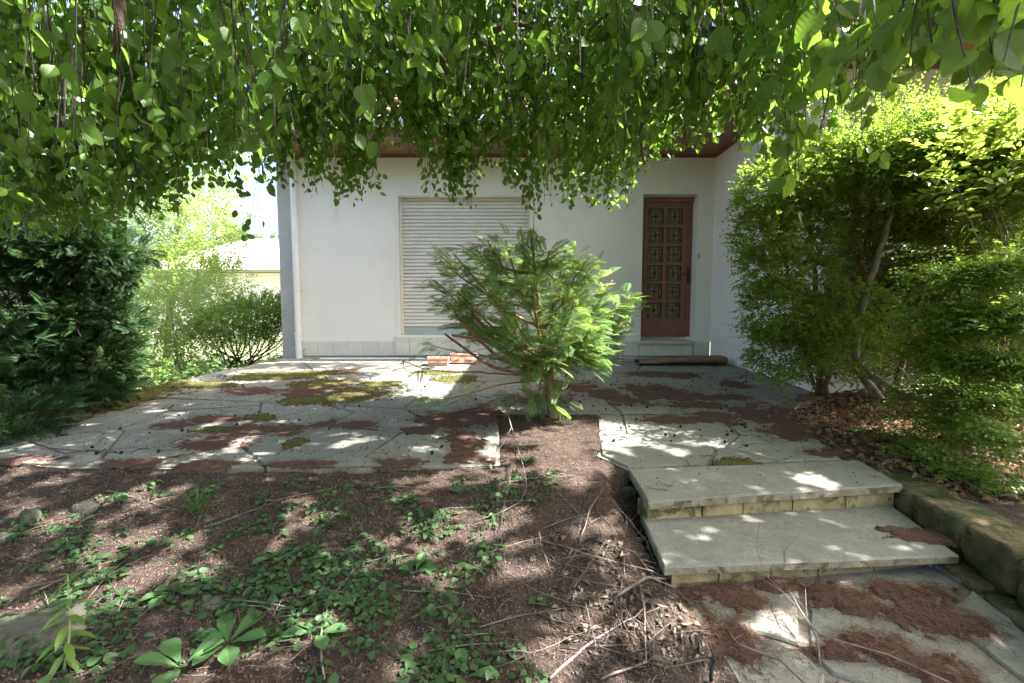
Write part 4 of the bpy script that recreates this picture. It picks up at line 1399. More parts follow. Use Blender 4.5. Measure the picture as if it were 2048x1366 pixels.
for k in range(1500):
    cx_, cy_, sx, sy = centres[k % len(centres)]
    px, py = cx_ + rng.normal(0, 1) * sx * .9, cy_ + rng.normal(0, 1) * sy * 1.2
    if not (940 < py < 1366) or px > 1130 or px < -60: continue
    p = on_ground(px, py)
    if inpoly(p[0], p[1], LEFTP): continue
    o = bpy.data.objects.new('weed_clump', vars_[k % 7]); COL.objects.link(o)
    o.location = p; s = rng.uniform(.55, 1.35); o.scale = (s, s, s * rng.uniform(.6, 1.1)); o.rotation_euler = (0, 0, rng.uniform(0, 6.28))
    tag(o, 'low clump of small rounded green leaves growing in the soil', 'weed', 'low weed clumps in the soil')
    cnt += 1
    if cnt >= 296: break


def rosette(px, py, n, L, tmpl, label, seed, up=.45, mat='rosette', name='leafy_rosette', az0=0, lift=0):
    g_ = np.random.default_rng(seed)
    p = on_ground(px, py)
    a = az0 + np.arange(n) * 2 * np.pi / n + g_.normal(0, .22, n)
    P = np.tile([0, 0, .004], (n, 1)) + np.column_stack([np.cos(a), np.sin(a), np.zeros(n)]) * .008
    D = np.column_stack([np.cos(a), np.sin(a), g_.uniform(up * .6, up * 1.3, n)])
    N = np.column_stack([-np.cos(a) * up, -np.sin(a) * up, np.ones(n)])
    V1, T1, U1, Q1 = scatter(tmpl, P, D, N, L * g_.uniform(.75, 1.1, n))
    root = link(name, tri_mesh(name, V1, T1, U1, Q1), None, M[mat])
    root.location = p
    tag(root, label, 'plant')
    return root


rosette(455, 1290, 6, .135, PADDLE, 'large broad leaved rosette lowest in the soil beside a paddle shaped leaf', 1, .4)
rosette(630, 1270, 5, .105, PADDLE, 'broad leaved rosette with one yellowing leaf below the crooked twig', 2, .35)
rosette(365, 1335, 5, .13, PADDLE, 'upright paddle leaved plant at the bottom edge of the soil', 3, .9)
rosette(345, 1185, 5, .085, PADDLE, 'bluish broad leaved rosette near the middle of the weeds', 4, .3)
rosette(555, 1115, 5, .08, PADDLE, 'sunlit pale rosette in the bright patch of soil', 5, .5)
rosette(830, 1145, 7, .075, PADDLE, 'small upright rosette in the shade left of the brush heap', 6, .8)
rosette(855, 1110, 6, .12, TOOTH, 'jagged leaved dandelion in the soil above the small upright rosette', 7, .25, 'weed', 'dandelion')
rosette(505, 1205, 6, .10, TOOTH, 'jagged leaved dandelion among the weeds below the bluish rosette', 8, .3, 'weed', 'dandelion')
rosette(520, 1170, 3, .12, TOOTH, 'pale jagged leaf plant pointing to the right among weeds', 9, .3, 'weed', 'dandelion', -.3)
rosette(840, 1350, 5, .13, TOOTH, 'large jagged leaved dandelion at the bottom edge of the picture', 10, .2, 'weed', 'dandelion')
rosette(930, 1355, 4, .09, PADDLE, 'round leaved rosette at the bottom edge beside the large dandelion', 11, .4)
rosette(625, 968, 6, .06, LANCE, 'narrow leaved rosette just below the edge of the paving', 12, .5)
rosette(1075, 1205, 5, .045, ROUND, 'small round leaved plant alone on bare soil near the brush heap', 13, .4, 'weed')
rosette(920, 985, 5, .055, ROUND, 'small round leaved plant in the soil near the hanging branch', 14, .5, 'weed')
rosette(1055, 925, 6, .05, ROUND, 'small green plant at the foot of the hanging branch', 15, .6, 'weed')
rosette(1275, 960, 5, .04, LANCE, 'tiny green seedling on the sunlit edge beside the landing', 16, .8, 'weed')

# tall stem plant in the left foreground
p = on_ground(128, 1340)
tp = empty('tall_weed', tuple(p)); tag(tp, 'tall pale green leafy stem standing in the left foreground', 'plant')
top = at_depth(140, 1150, p[1] + .02)
mb = MB(); sp_ = [p + (top - p) * t + np.array([.01 * math.sin(t * 4), 0, 0]) for t in np.linspace(0, 1, 9)]
mb.tube(sp_, [.004 - .0025 * i / 8 for i in range(9)], 6)
mb.build('stem', surf('pale_stem', (.2, .28, .12), (.26, .34, .16), 20, .6), tp)
n = 26
t_ = np.linspace(.12, 1, n); a = np.arange(n) * 2.4
P = p[None] + (top - p)[None] * t_[:, None]
D = np.column_stack([np.cos(a) * .8, np.sin(a) * .8, -.25 + .9 * (t_ - .4)])
V1, T1, U1, Q1 = scatter(LANCE, P, D, np.tile([0, 0, 1.], (n, 1)), np.interp(t_, [0, .5, 1], [.09, .085, .04]))
link('leaves', tri_mesh('leaves', V1, T1, U1, Q1), tp, M['spray'])

# grass tuft
for px, py, L, lab in ((395, 1020, .14, 'tuft of fine grass blades in the soil below the left paving'), (562, 930, .07, 'small tuft of grass blades at the paving edge')):
    p = on_ground(px, py); n = 60
    a = rng.uniform(0, 6.28, n)
    V1, T1, U1, Q1 = scatter(NEEDLE, np.tile([0, 0, 0.], (n, 1)) + rng.normal(0, .01, (n, 3)) * [1, 1, 0], np.column_stack([np.cos(a) * .8, np.sin(a) * .8, rng.uniform(.3, 1.2, n)]), np.tile([0, 0, 1.], (n, 1)) + rng.normal(0, .3, (n, 3)), rng.uniform(.5, 1, n) * L, .03)
    o = link('grass_tuft', tri_mesh('grass_tuft', V1, T1, U1, Q1), None, M['grassm']); o.location = p
    tag(o, lab, 'grass tuft')
# rocks
for px, py, sz, sd_, lab in ((45, 1275, (.40, .20, .16), 41, 'large pale boulder half buried in the left foreground'), (130, 1225, (.2, .12, .06), 47, 'flat grey stone behind the pale boulder'), (62, 1040, (.1, .07, .09), 42, 'small grey stone standing in the soil under the left paving'), (172, 1018, (.11, .07, .06), 43, 'smooth oblong stone on the soil below the paving'),
                             (425, 1210, (.09, .06, .03), 44, 'flat grey stone among the weeds beside the bluish rosette'), (1258, 995, (.08, .06, .05), 45, 'small clod of stone at the crumbling soil edge')):
    p = on_ground(px, py)
    v, t = rough_stone((0, 0, 0), sz, sd_, rng.uniform(-.5, .5), .14, 24, 16, 3)
    o = link('rock', tri_mesh('rock', v, t, smooth_sh=True), None, M['rock']); o.location = p - np.array([0, 0, sz[2] * (.22 if sz[0] > .15 else -.1)]); tag(o, lab, 'stone')

# ------------------------------------------------------------------ generic leafy sprays
def sprays(P, D, L, n, leaf, tmpl, droop=.15, spread=.9, width=None, jit=.35, updir=(0, 0, 1)):
    """m short twigs with n leaves each, alternate, roughly flat"""
    P = np.asarray(P, float); D = norm(D); m = len(P)
    L = np.broadcast_to(np.asarray(L, float), (m,))
    leaf = np.broadcast_to(np.asarray(leaf, float), (m,))
    U = np.tile(np.array(updir, float), (m, 1)) + rng.normal(0, .35, (m, 3))
    Sd = norm(np.cross(D, U)); Nn = np.cross(Sd, D)
    t = np.linspace(.08, 1, n)
    pos = P[:, None] + D[:, None] * (L[:, None] * t)[..., None]
    pos[..., 2] -= droop * L[:, None] * t[None] ** 2
    sg = np.where(np.arange(n) % 2, 1, -1)
    ld = D[:, None] * .65 + Sd[:, None] * (sg * spread)[None, :, None] + rng.normal(0, jit, (m, n, 3))
    ln = Nn[:, None] + rng.normal(0, jit, (m, n, 3))
    ls = leaf[:, None] * rng.uniform(.7, 1.15, (m, n)) * (1 - .35 * np.abs(t - .4))[None]
    return scatter(tmpl, pos.reshape(-1, 3), ld.reshape(-1, 3), ln.reshape(-1, 3), ls.ravel(), None if width is None else ls.ravel() * width)


def sphere_dirs(n):
    d = rng.normal(0, 1, (n, 3))
    return norm(d)


def ellipsoid_pts(n, c, r, shell=.6):
    d = sphere_dirs(n)
    q = (shell + (1 - shell) * rng.random(n)) ** .7
    q *= 1 + .25 * (fbm(d[:, 0] * 3 + c[0], d[:, 1] * 3 + d[:, 2] * 2.3 + c[1], 3) - .5) * 2
    return np.array(c) + d * np.array(r) * q[:, None], d


# ------------------------------------------------------------------ hedge on the right
hedge = empty('overgrown_hedge', (3.0, 4.0, -.15))
tag(hedge, 'overgrown small leaved hedge with hollow brown inside beside the wing', 'hedge')
ch = []


def hp(px, py, d): return at_depth(px, py, d)


# dense clipped left block: many ellipsoid pads measured from the outline
pads = [(1545, 390, 3.6, 70, 60), (1530, 470, 3.6, 55, 60), (1545, 540, 3.65, 60, 50), (1555, 620, 3.65, 65, 60), (1570, 700, 3.7, 70, 55), (1620, 360, 3.55, 80, 55), (1600, 450, 3.7, 60, 60), (1625, 560, 3.75, 34, 50), (1620, 660, 3.6, 44, 50),
        (1700, 330, 3.5, 80, 60), (1780, 330, 3.4, 90, 60), (1870, 330, 3.3, 100, 70), (1960, 330, 3.2, 110, 80), (2040, 330, 3.1, 110, 90), (1690, 690, 3.4, 60, 50), (1660, 420, 3.8, 60, 40), (1780, 420, 3.8, 90, 50), (1900, 430, 3.7, 110, 60), (2020, 430, 3.4, 110, 70), (1720, 610, 3.5, 45, 40), (1900, 560, 4.0, 130, 60), (2020, 620, 3.9, 110, 90), (1930, 700, 4.0, 120, 60), (2060, 480, 3.6, 90, 80), (1960, 260, 3.4, 120, 50), (1780, 520, 4.05, 110, 90), (1760, 640, 4.05, 110, 60), (2050, 220, 3.3, 100, 60), (1850, 270, 3.6, 90, 40)]
for px, py, d, rx, ry in pads:
    c = hp(px, py, d); sc_ = d / F
    P, Dd = ellipsoid_pts(int(rx * ry * .13), c, (rx * sc_, .26, ry * sc_), .45)
    Dd = Dd + rng.normal(0, .45, Dd.shape) + np.array([-.1, -.25, .1])
    ch.append(sprays(P, Dd, rng.uniform(.07, .14, len(P)), 9, .031, SMALL, .2, .9, 1.5))
# feathery upright shoots above the top
n = 700
px_ = 1600 + 500 * rng.random(n) ** .6; base = np.array([hp(a, rng.uniform(240, 330), rng.uniform(3.1, 3.9)) for a in px_])
Dd = np.column_stack([rng.normal(-.15, .35, n), rng.normal(-.1, .3, n), np.full(n, 1.0)])
ch.append(sprays(base, Dd, rng.uniform(.2, .55, n), 20, .026, SMALL, .25, 1.0, 1.2))
# stray side shoots on the left edge
n = 26
base = np.array([hp(rng.uniform(1490, 1520), a, 3.6) for a in rng.uniform(360, 760, n)])
ch.append(sprays(base, np.column_stack([np.full(n, -1.), rng.normal(0, .3, n), rng.normal(.35, .3, n)]), rng.uniform(.08, .28, n), 12, .022, SMALL, .15, .9, 1.2))
# thin scatter over the hollow inside
n = 480
base = np.array([hp(rng.uniform(1640, 2040), rng.uniform(420, 760), rng.uniform(3.5, 4.2)) for _ in range(n)])
ch.append(sprays(base, rng.normal(0, 1, (n, 3)), .13, 7, .024, SMALL, .2, .9, 1.2))
foliage('foliage', ch, M['hedge'], hedge)
n = 800                                     # dead brown leaves, added to darken the hollow inside
base = np.array([hp(rng.uniform(1690, 2060), rng.uniform(340, 760), rng.uniform(3.75, 4.25)) for _ in range(n)])
foliage('dark_fill_leaves', [sprays(base, rng.normal(0, 1, (n, 3)), .13, 7, .032, SMALL, .2, .9, 1.5)], M['dryleaf'], hedge)
mb = MB()


def limb(mb, pts, r0, r1, sides=7, wob=.012, seed=0):
    rr = np.random.default_rng(seed)
    pts = [np.array(p, float) for p in pts]
    out = []
    for i in range(len(pts) - 1):
        p0 = pts[max(i - 1, 0)]; p1 = pts[i]; p2 = pts[i + 1]; p3 = pts[min(i + 2, len(pts) - 1)]
        k = max(2, int(np.linalg.norm(p2 - p1) / .07))
        for j in range(k):
            t = j / k
            q = .5 * (2 * p1 + (p2 - p0) * t + (2 * p0 - 5 * p1 + 4 * p2 - p3) * t * t + (3 * p1 - p0 - 3 * p2 + p3) * t ** 3)
            out.append(q + rr.normal(0, wob, 3) * .4)
    out.append(pts[-1])
    n = len(out)
    mb.tube(out, [r0 + (r1 - r0) * i / (n - 1) for i in range(n)], sides)
    return out


mb2 = MB()
STEMS = [([(1760, 800, 3.3), (1715, 730, 3.4), (1715, 660, 3.45), (1740, 560, 3.5), (1780, 440, 3.5), (1800, 330, 3.5)], .034, .012), ([(1830, 795, 3.1), (1770, 770, 3.2), (1720, 735, 3.35)], .032, .028),
         ([(1640, 790, 4.0), (1640, 680, 4.0), (1630, 560, 4.0), (1615, 420, 3.9), (1600, 340, 3.8)], .03, .012), ([(1650, 790, 3.95), (1670, 660, 3.9), (1720, 520, 3.9), (1760, 420, 3.8)], .024, .01),
         ([(1630, 780, 4.05), (1595, 650, 4.0), (1570, 520, 3.9), (1555, 400, 3.8)], .02, .008), ([(1760, 790, 3.8), (1765, 650, 3.9), (1750, 500, 3.9), (1745, 380, 3.8)], .028, .012),
         ([(1790, 780, 3.7), (1830, 640, 3.7), (1870, 500, 3.6), (1900, 380, 3.5)], .026, .01), ([(1850, 790, 3.6), (1880, 650, 3.6), (1950, 480, 3.5), (2000, 380, 3.4)], .026, .01),
         ([(1900, 800, 3.5), (1960, 640, 3.4), (2040, 520, 3.3)], .024, .01), ([(1680, 700, 3.9), (1640, 620, 3.8), (1600, 560, 3.7)], .012, .006)]
for i, (pp_, r0, r1) in enumerate(STEMS):
    limb(mb if i < 2 else mb2, [hp(*q) for q in pp_], r0, r1, 8, .012, i)
rr = np.random.default_rng(5)
for i in range(330):                       # dry inner twigs, many added to darken the hollow
    a = hp(rr.uniform(1580, 2040), rr.uniform(380, 760), rr.uniform(3.6, 4.15)); d = norm(rr.normal(0, 1, 3) + np.array([0, -.1, .5])) * rr.uniform(.15, .5)
    mb2.tube([a, a + d * .5 + rr.normal(0, .02, 3), a + d], [.006, .004, .002], 4)
for i in range(60):                        # dark tangle at the foot
    a = hp(rr.uniform(1610, 1800), rr.uniform(720, 800), rr.uniform(3.8, 4.15)); d = norm(rr.normal(0, 1, 3) + np.array([0, 0, .4])) * rr.uniform(.15, .4)
    mb2.tube([a, a + d * .5 + rr.normal(0, .03, 3), a + d], [.005, .004, .002], 4)
mb.build('stem', M['bark_grey'], hedge, True)
mb2.build('inner_stems', M['stem_brown'], hedge, True)

# nearer shrub with flat bright sprays
nsh = empty('spreading_shrub', (3.0, 2.9, -.18))
tag(nsh, 'spreading shrub with flat bright green sprays above the mossy wall', 'shrub')
ch = []
lay = [(1960, 560, 2.7, 110, 40), (2030, 540, 2.6, 90, 40), (1950, 640, 2.7, 130, 50), (2030, 640, 2.5, 100, 60), (1880, 690, 2.9, 80, 40), (1960, 730, 2.6, 110, 40), (2040, 740, 2.4, 80, 60), (1900, 830, 2.8, 90, 40), (1980, 860, 2.5, 100, 40), (1870, 900, 2.7, 80, 34), (1960, 940, 2.4, 90, 34), (2040, 880, 2.3, 60, 60), (1930, 780, 2.9, 120, 40), (2020, 800, 2.7, 90, 50), (1820, 880, 3.0, 60, 30), (1990, 960, 2.35, 80, 26), (2040, 560, 2.9, 70, 80)]
for px, py, d, rx, ry in lay:
    c = hp(px, py, d); s_ = d / F
    n = int(rx * ry * (.065 if py < 850 else .03))
    P, Dd = ellipsoid_pts(n, c, (rx * s_, .3, ry * s_ * .8), .1)
    Dd = np.column_stack([-np.abs(rng.normal(.8, .35, n)), rng.normal(-.35, .4, n), rng.normal(.12, .2, n)])
    ch.append(sprays(P, Dd, rng.uniform(.12, .28, n), 13, .026, LANCE, .12, .9, 2.6, .25))
for px, py, d, L in ((1800, 535, 2.9, .3), (1795, 500, 2.9, .3), (1830, 495, 2.9, .3), (1780, 630, 3.0, .3), (1880, 500, 2.8, .4), (1760, 830, 2.9, .3), (1830, 545, 2.8, .35)):
    c = hp(px + 60, py, d)
    ch.append(sprays(np.array([c] * 3) + rng.normal(0, .02, (3, 3)), np.array([[-1., -.1, .05]] * 3) + rng.normal(0, .1, (3, 3)), L, 16, .028, LANCE, .1, .9, 2.6, .2))
foliage('foliage', ch, M['spray'], nsh)
mb = MB()
for i in range(26):
    a = hp(rr.uniform(1880, 2050), rr.uniform(800, 900), rr.uniform(2.7, 3.2)); a[2] = -.18
    b_ = hp(rr.uniform(1830, 2060), rr.uniform(520, 860), rr.uniform(2.5, 3.0))
    limb(mb, [a, (a + b_) / 2 + np.array([.1, .05, .1]), b_], .011, .003, 5, .01, i)
mb.build('stem', M['stem_brown'], nsh, True)

# laurel-like shoots top right
lau = empty('laurel_bush', (3.9, 3.0, 0)); tag(lau, 'tall bush with long pointed leaves above the right end of the hedge', 'bush')
n = 170
base = np.array([hp(rng.uniform(1880, 2120), rng.uniform(230, 420), rng.uniform(2.8, 3.3)) for _ in range(n)])
Dd = np.column_stack([rng.normal(-.5, .5, n), rng.normal(-.3, .4, n), rng.normal(.55, .4, n)])
foliage('foliage', [sprays(base, Dd, rng.uniform(.18, .35, n), 9, .075, LANCE, .25, .9, 1.6, .25)], M['laurel'], lau)
mb = MB()
for i in range(4):
    b_ = base[i * 7]; a = np.array([3.7 + i * .06, 3.1 + (i % 3) * .1, -.15])
    limb(mb, [a, (a + b_) / 2 + np.array([.05, 0, .1]), b_], .011, .003, 6, .01, 60 + i)
mb.build('stem', M['bark_grey'], lau, True)

# ------------------------------------------------------------------ the small conifer in the planting hole
tb_ = np.array([.355, NOTCH_Y - .085, 0]); tb_[2] = float(gz(tb_[0], tb_[1]))
con = empty('small_conifer', tuple(tb_)); tag(con, 'small many branched green conifer growing from a hole in the paving', 'conifer')
D0 = tb_[1]
mbT, mbL = MB(), MB()
trunk = limb(mbT, [tb_ - np.array([0, 0, .05]), hp(1100, 790, D0), hp(1098, 745, D0 + .01), hp(1090, 690, D0 + .03), hp(1078, 620, D0 + .04), hp(1068, 530, D0 + .05), hp(1062, 462, D0 + .05)], .044, .007, 10, .01, 1)
mbT.build('trunk', M['bark_red'], con, True)
origin = hp(1098, 745, D0)
tips = [(868, 560, -.1), (880, 520, .1), (905, 505, -.25), (945, 495, .2), (975, 480, -.15), (915, 585, -.3), (890, 600, .25), (1010, 480, .25), (1060, 458, 0), (1100, 500, -.25), (1130, 500, .2), (1165, 520, -.1), (1195, 525, .1), (1225, 560, -.15), (1260, 590, 0), (1250, 610, .2), (1245, 645, -.1),
        (1230, 680, .1), (1205, 715, -.2), (1190, 650, -.35), (1150, 600, -.45), (1060, 560, -.5), (980, 580, -.45), (1000, 640, -.5), (1120, 660, -.5), (960, 545, .4), (1050, 520, .45), (1140, 560, .45), (1200, 600, .4), (920, 640, .3), (1010, 600, .1), (1110, 580, .1), (1170, 680, -.3), (1040, 700, -.35), (1090, 720, -.4)]
fP, fD, fL = [], [], []
gg = np.random.default_rng(12)
for i, (px, py, dd) in enumerate(tips):
    tp_ = hp(px, py, D0 + dd * 1.1)
    st = trunk[min(len(trunk) - 1, int(len(trunk) * (.30 + .5 * gg.random() * (py < 560) + .06 * gg.random())))]
    mid = st + (tp_ - st) * .5 + np.array([0, 0, -.10 * np.linalg.norm(tp_ - st)])
    path = limb(mbL, [st, mid, tp_], .015, .004, 6, .008, 70 + i)
    n = len(path)
    # many fronds on the outer part of each limb
    for k in range(56):
        f = .34 + .62 * gg.random() ** .7
        q = path[min(n - 1, int(f * (n - 1)))]
        ax = norm(path[min(n - 1, int(f * (n - 1)) + 1)] - path[max(0, int(f * (n - 1)) - 1)])
        side = norm(np.cross(ax, [0, 0, 1])) * gg.choice([-1, 1])
        ax2 = np.array([ax[0], ax[1], ax[2] * .45])
        d = ax2 * gg.uniform(.3, 1.1) + side * gg.uniform(.1, 1.0) + np.array([0, 0, gg.normal(.06, .22)]) + gg.normal(0, .2, 3)
        fP.append(q + gg.normal(0, .045, 3)); fD.append(d); fL.append(gg.uniform(.10, .17))
for cut in ([(1085, 745), (1010, 700), (940, 620), (916, 595)], [(1090, 750), (1000, 715), (930, 650), (912, 628)], [(1085, 752), (990, 735), (920, 690), (890, 668)], [(1080, 752), (990, 690), (915, 672), (905, 672)], [(1100, 750), (1180, 690), (1185, 640)]):
    limb(mbL, [hp(a, b_, D0 + gg.uniform(-.25, .05)) for a, b_ in cut], .016, .009, 7, .004, 5)
# low branches trailing left and to the front
for pts, dd in (([(1080, 760), (1000, 770), (930, 790), (860, 800)], -.35), ([(1080, 755), (960, 745), (860, 740), (800, 718)], .25), ([(1095, 770), (1050, 790), (1020, 800)], -.3), ([(1105, 760), (1180, 770), (1200, 735)], -.1), ([(1085, 760), (1000, 720), (900, 700), (860, 690)], .5)):
    path = limb(mbL, [hp(a, b_, D0 + dd * k / 3) for k, (a, b_) in enumerate(pts)], .008, .003, 5, .006, 9)
    if len(pts) == 3 and pts[-1][0] == 1200: continue
    for k in range(22):
        q = path[int(len(path) * (.62 + .37 * gg.random()))]
        fP.append(q + gg.normal(0, .03, 3)); fD.append(np.array([-1 + gg.normal(0, .5), gg.normal(-.2, .5), gg.normal(.05, .25)])); fL.append(gg.uniform(.07, .13))
for k in range(46):                         # low green shoots at the trunk foot
    q = hp(gg.uniform(1035, 1140), gg.uniform(745, 825), D0 + gg.normal(-.08, .1))
    fP.append(q); fD.append(np.array([gg.normal(.25, .5), gg.normal(-.4, .3), gg.normal(-.5, .4)])); fL.append(gg.uniform(.08, .16))
for k in range(34):                         # leader
    q = hp(1062 + gg.normal(0, 14), gg.uniform(470, 600), D0 + .05)
    fP.append(q); fD.append(np.array([gg.normal(0, .8), gg.normal(-.2, .6), gg.normal(.35, .3)])); fL.append(gg.uniform(.08, .15))
for i in range(70):
    a = np.array(fP[int(gg.integers(len(fP)))]); d = gg.normal(0, .1, 3)
    mbL.tube([a, a + d * .5 + gg.normal(0, .01, 3), a - np.array([0, 0, .02]) + d], [.003, .002, .001], 4)
mbL.build('branches', M['bark_red'], con, True)
fP, fD, fL = np.array(fP), np.array(fD), np.array(fL)
foliage('foliage', [scatter(FROND, fP, fD, np.tile([0, 0, 1.], (len(fP), 1)) + rng.normal(0, .3, (len(fP), 3)), fL, fL * rng.uniform(.75, 1.05, len(fP)))], M['conifer'], con)

# ------------------------------------------------------------------ dark conifer on the left and juniper at its foot
def frond_cloud(c, r, n, lo, hi, shell=.5, bias=(0, -.2, .1)):
    P, Dd = ellipsoid_pts(n, c, r, shell)
    return scatter(FROND_LO, P, Dd + np.array(bias) + rng.normal(0, .45, (n, 3)), np.tile([0, 0, 1.], (n, 1)) + rng.normal(0, .6, (n, 3)), rng.uniform(lo, hi, n))


yew = empty('dark_conifer', (-4.7, 4.2, -.4)); tag(yew, 'big dense dark green conifer at the left edge of the terrace', 'conifer')
ch = []
for px, py, d, rx, ry, n in ((60, 480, 4.2, 150, 90, 420), (175, 530, 4.3, 70, 56, 280), (90, 600, 4.2, 130, 90, 480), (190, 640, 4.25, 55, 60, 200), (130, 720, 4.1, 110, 70, 380), (-40, 600, 4.0, 130, 160, 400), (30, 760, 3.9, 110, 50, 300), (195, 720, 4.2, 45, 70, 180), (110, 430, 4.6, 120, 60, 260), (215, 500, 4.3, 36, 30, 90), (150, 780, 4.0, 90, 30, 200)):
    ch.append(frond_cloud(hp(px, py, d), (rx * d / F, .5, ry * d / F), int(n * 3.2), .085, .16))
foliage('foliage', ch, M['yew'], yew)
mb = MB(); limb(mb, [(-4.75, 4.6, -.6), (-4.7, 4.5, .6), (-4.8, 4.6, 1.9)], .11, .04, 9, .01, 3)
for i in range(40):
    a = np.array([-4.72, 4.55, rr.uniform(-.2, 1.6)]); b_ = hp(rr.uniform(-40, 230), rr.uniform(460, 780), rr.uniform(3.8, 4.4))
    limb(mb, [a, (a + b_) / 2, b_], .02, .004, 5, .01, i)
mb.build('trunk', M['bark'], yew, True)
jun = empty('creeping_juniper', (-3.5, 3.0, -.25)); tag(jun, 'low dark juniper branches creeping over the left end of the paving', 'shrub')
ch = [frond_cloud(hp(px, py, d), (rx * d / F, .3, ry * d / F), int(n * 1.5), .05, .11, .2, (.5, -.2, .2)) for px, py, d, rx, ry, n in ((40, 830, 3.2, 110, 30, 260), (100, 800, 3.6, 100, 22, 200), (60, 870, 3.0, 70, 22, 110), (-40, 870, 2.9, 80, 40, 130), (190, 800, 3.8, 50, 14, 80))]
foliage('foliage', ch, M['yew'], jun)
mb = MB()
for i in range(14):
    a = np.array([-3.9 + rr.uniform(-.2, .2), 3.3 + rr.uniform(-.3, .3), -.3]); b_ = hp(rr.uniform(0, 210), rr.uniform(800, 880), rr.uniform(3.0, 3.6))
    limb(mb, [a, (a + b_) / 2 + np.array([0, 0, .06]), b_], .012, .003, 5, .01, i)
mb.build('stem', M['stem_brown'], jun, True)

# ------------------------------------------------------------------ garden beyond the terrace, left
def bush(name, label, cat, blobs, mat, leaf, L, nl, tmpl, stems=None, width=None, dens=1.0, loc=None, group=None, bark='stem_brown', up=.3):
    c0 = hp(*blobs[0][:3])
    root = empty(name, (c0[0], c0[1], -.6)); tag(root, label, cat, group)
    ch = []
    for px, py, d, rx, ry, n in blobs:
        c = hp(px, py, d)
        P, Dd = ellipsoid_pts(int(n * dens), c, (rx * d / F, max(.3, rx * d / F * .8), ry * d / F), .35)
        ch.append(sprays(P, Dd + np.array([0, 0, up]) + rng.normal(0, .5, P.shape), L * rng.uniform(.6, 1.2, len(P)), nl, leaf, tmpl, .25, .9, width))
    foliage('foliage', ch, mat, root)
    mb = MB()
    for i, st in enumerate(stems or []):
        limb(mb, [hp(*q) for q in st[0]], st[1], st[2], 6, .01, i)
    if stems: mb.build('stem', M[bark], root, True)
    return root


st = [([(490 + rr.uniform(-40, 40), 735, 7.4), (490 + (k - 8) * 9, 690, 7.4 + rr.uniform(-.2, .2)), (490 + (k - 8) * 13, 630, 7.4 + rr.uniform(-.4, .4))], .014, .005) for k in range(17)]
bush('rounded_shrub', 'rounded green shrub with bare reddish brown stems at the house corner', 'shrub', [(490, 640, 7.4, 85, 32, 420), (540, 625, 7.5, 50, 32, 240), (440, 655, 7.3, 60, 32, 260), (510, 610, 7.5, 60, 22, 160), (565, 660, 7.3, 26, 40, 90), (480, 668, 7.1, 70, 18, 140), (500, 640, 7.2, 90, 36, 420), (560, 640, 7.3, 40, 40, 200)], M['spray'], .045, .2, 9, SMALL, st, 1.3)
bush('light_bush', 'tall bright green bush between the dark conifer and the rounded shrub', 'bush', [(330, 640, 7.0, 80, 70, 420), (290, 690, 6.6, 60, 60, 300), (390, 690, 7.0, 60, 50, 260), (350, 590, 7.4, 70, 50, 220), (270, 740, 6.2, 50, 40, 180)], M['birch'], .05, .25, 9, SMALL,
     [([(280, 800, 6.2), (262, 730, 6.3), (250, 680, 6.4)], .02, .008), ([(320, 780, 6.6), (300, 730, 6.7), (330, 640, 6.9)], .018, .006), ([(370, 760, 7), (355, 720, 7), (340, 600, 7.2)], .015, .006)], 1.3, bark='bark_grey')
bush('garden_birch', 'airy light green birch standing in front of the neighbouring house', 'tree', [(390, 430, 11, 90, 70, 420), (350, 350, 11, 90, 80, 420), (440, 480, 10.5, 60, 60, 240), (300, 480, 11, 80, 90, 360), (360, 540, 10.5, 90, 60, 320), (420, 300, 11.5, 90, 80, 300), (280, 380, 11.5, 80, 80, 300), (250, 560, 10, 60, 70, 220), (400, 560, 10, 60, 60, 300), (350, 620, 9.5, 80, 60, 300), (430, 600, 9.5, 50, 40, 160), (400, 400, 10.5, 80, 60, 260), (380, 480, 10.2, 90, 80, 420), (450, 560, 10, 50, 40, 160), (330, 560, 9.8, 90, 80, 300)], M['birch'], .07, .4, 9, SMALL,
     [([(330, 800, 11), (340, 620, 11), (360, 420, 11), (370, 200, 11)], .1, .02), ([(345, 560, 11), (400, 500, 10.8), (450, 470, 10.6)], .03, .008), ([(342, 600, 11), (300, 520, 11), (270, 430, 11)], .03, .008)], 1.4, .8, bark='bark_grey')
bush('leafy_tree', 'dense green tree behind the dark conifer on the left', 'tree', [(60, 380, 9, 160, 120, 420), (200, 300, 9.5, 150, 120, 420), (90, 230, 9, 180, 120, 420), (-120, 350, 8.5, 150, 200, 420), (230, 420, 9.5, 80, 60, 200), (300, 180, 10, 160, 120, 380), (-60, 600, 8, 150, 150, 300)], M['farleaf'], .09, .4, 9, SMALL,
     [([(60, 800, 9.3), (70, 500, 9.2), (90, 250, 9.1)], .16, .05)], 1.4, bark='bark')
# strip of green ground planting along the terrace
root = empty('border_plants', (-4.3, 5.6, -.4)); tag(root, 'low mixed green plants along the outer edge of the terrace', 'plants', kind='stuff')
n = 420
P = np.column_stack([rng.uniform(-5.6, -3.55, n), rng.uniform(4.2, 8.2, n), rng.uniform(-.55, -.1, n)])
foliage('foliage', [sprays(P, np.column_stack([rng.normal(0, .6, n), rng.normal(0, .6, n), np.full(n, .8)]), .25, 10, .05, LANCE, .3, .9, 2)], M['grassm'], root)

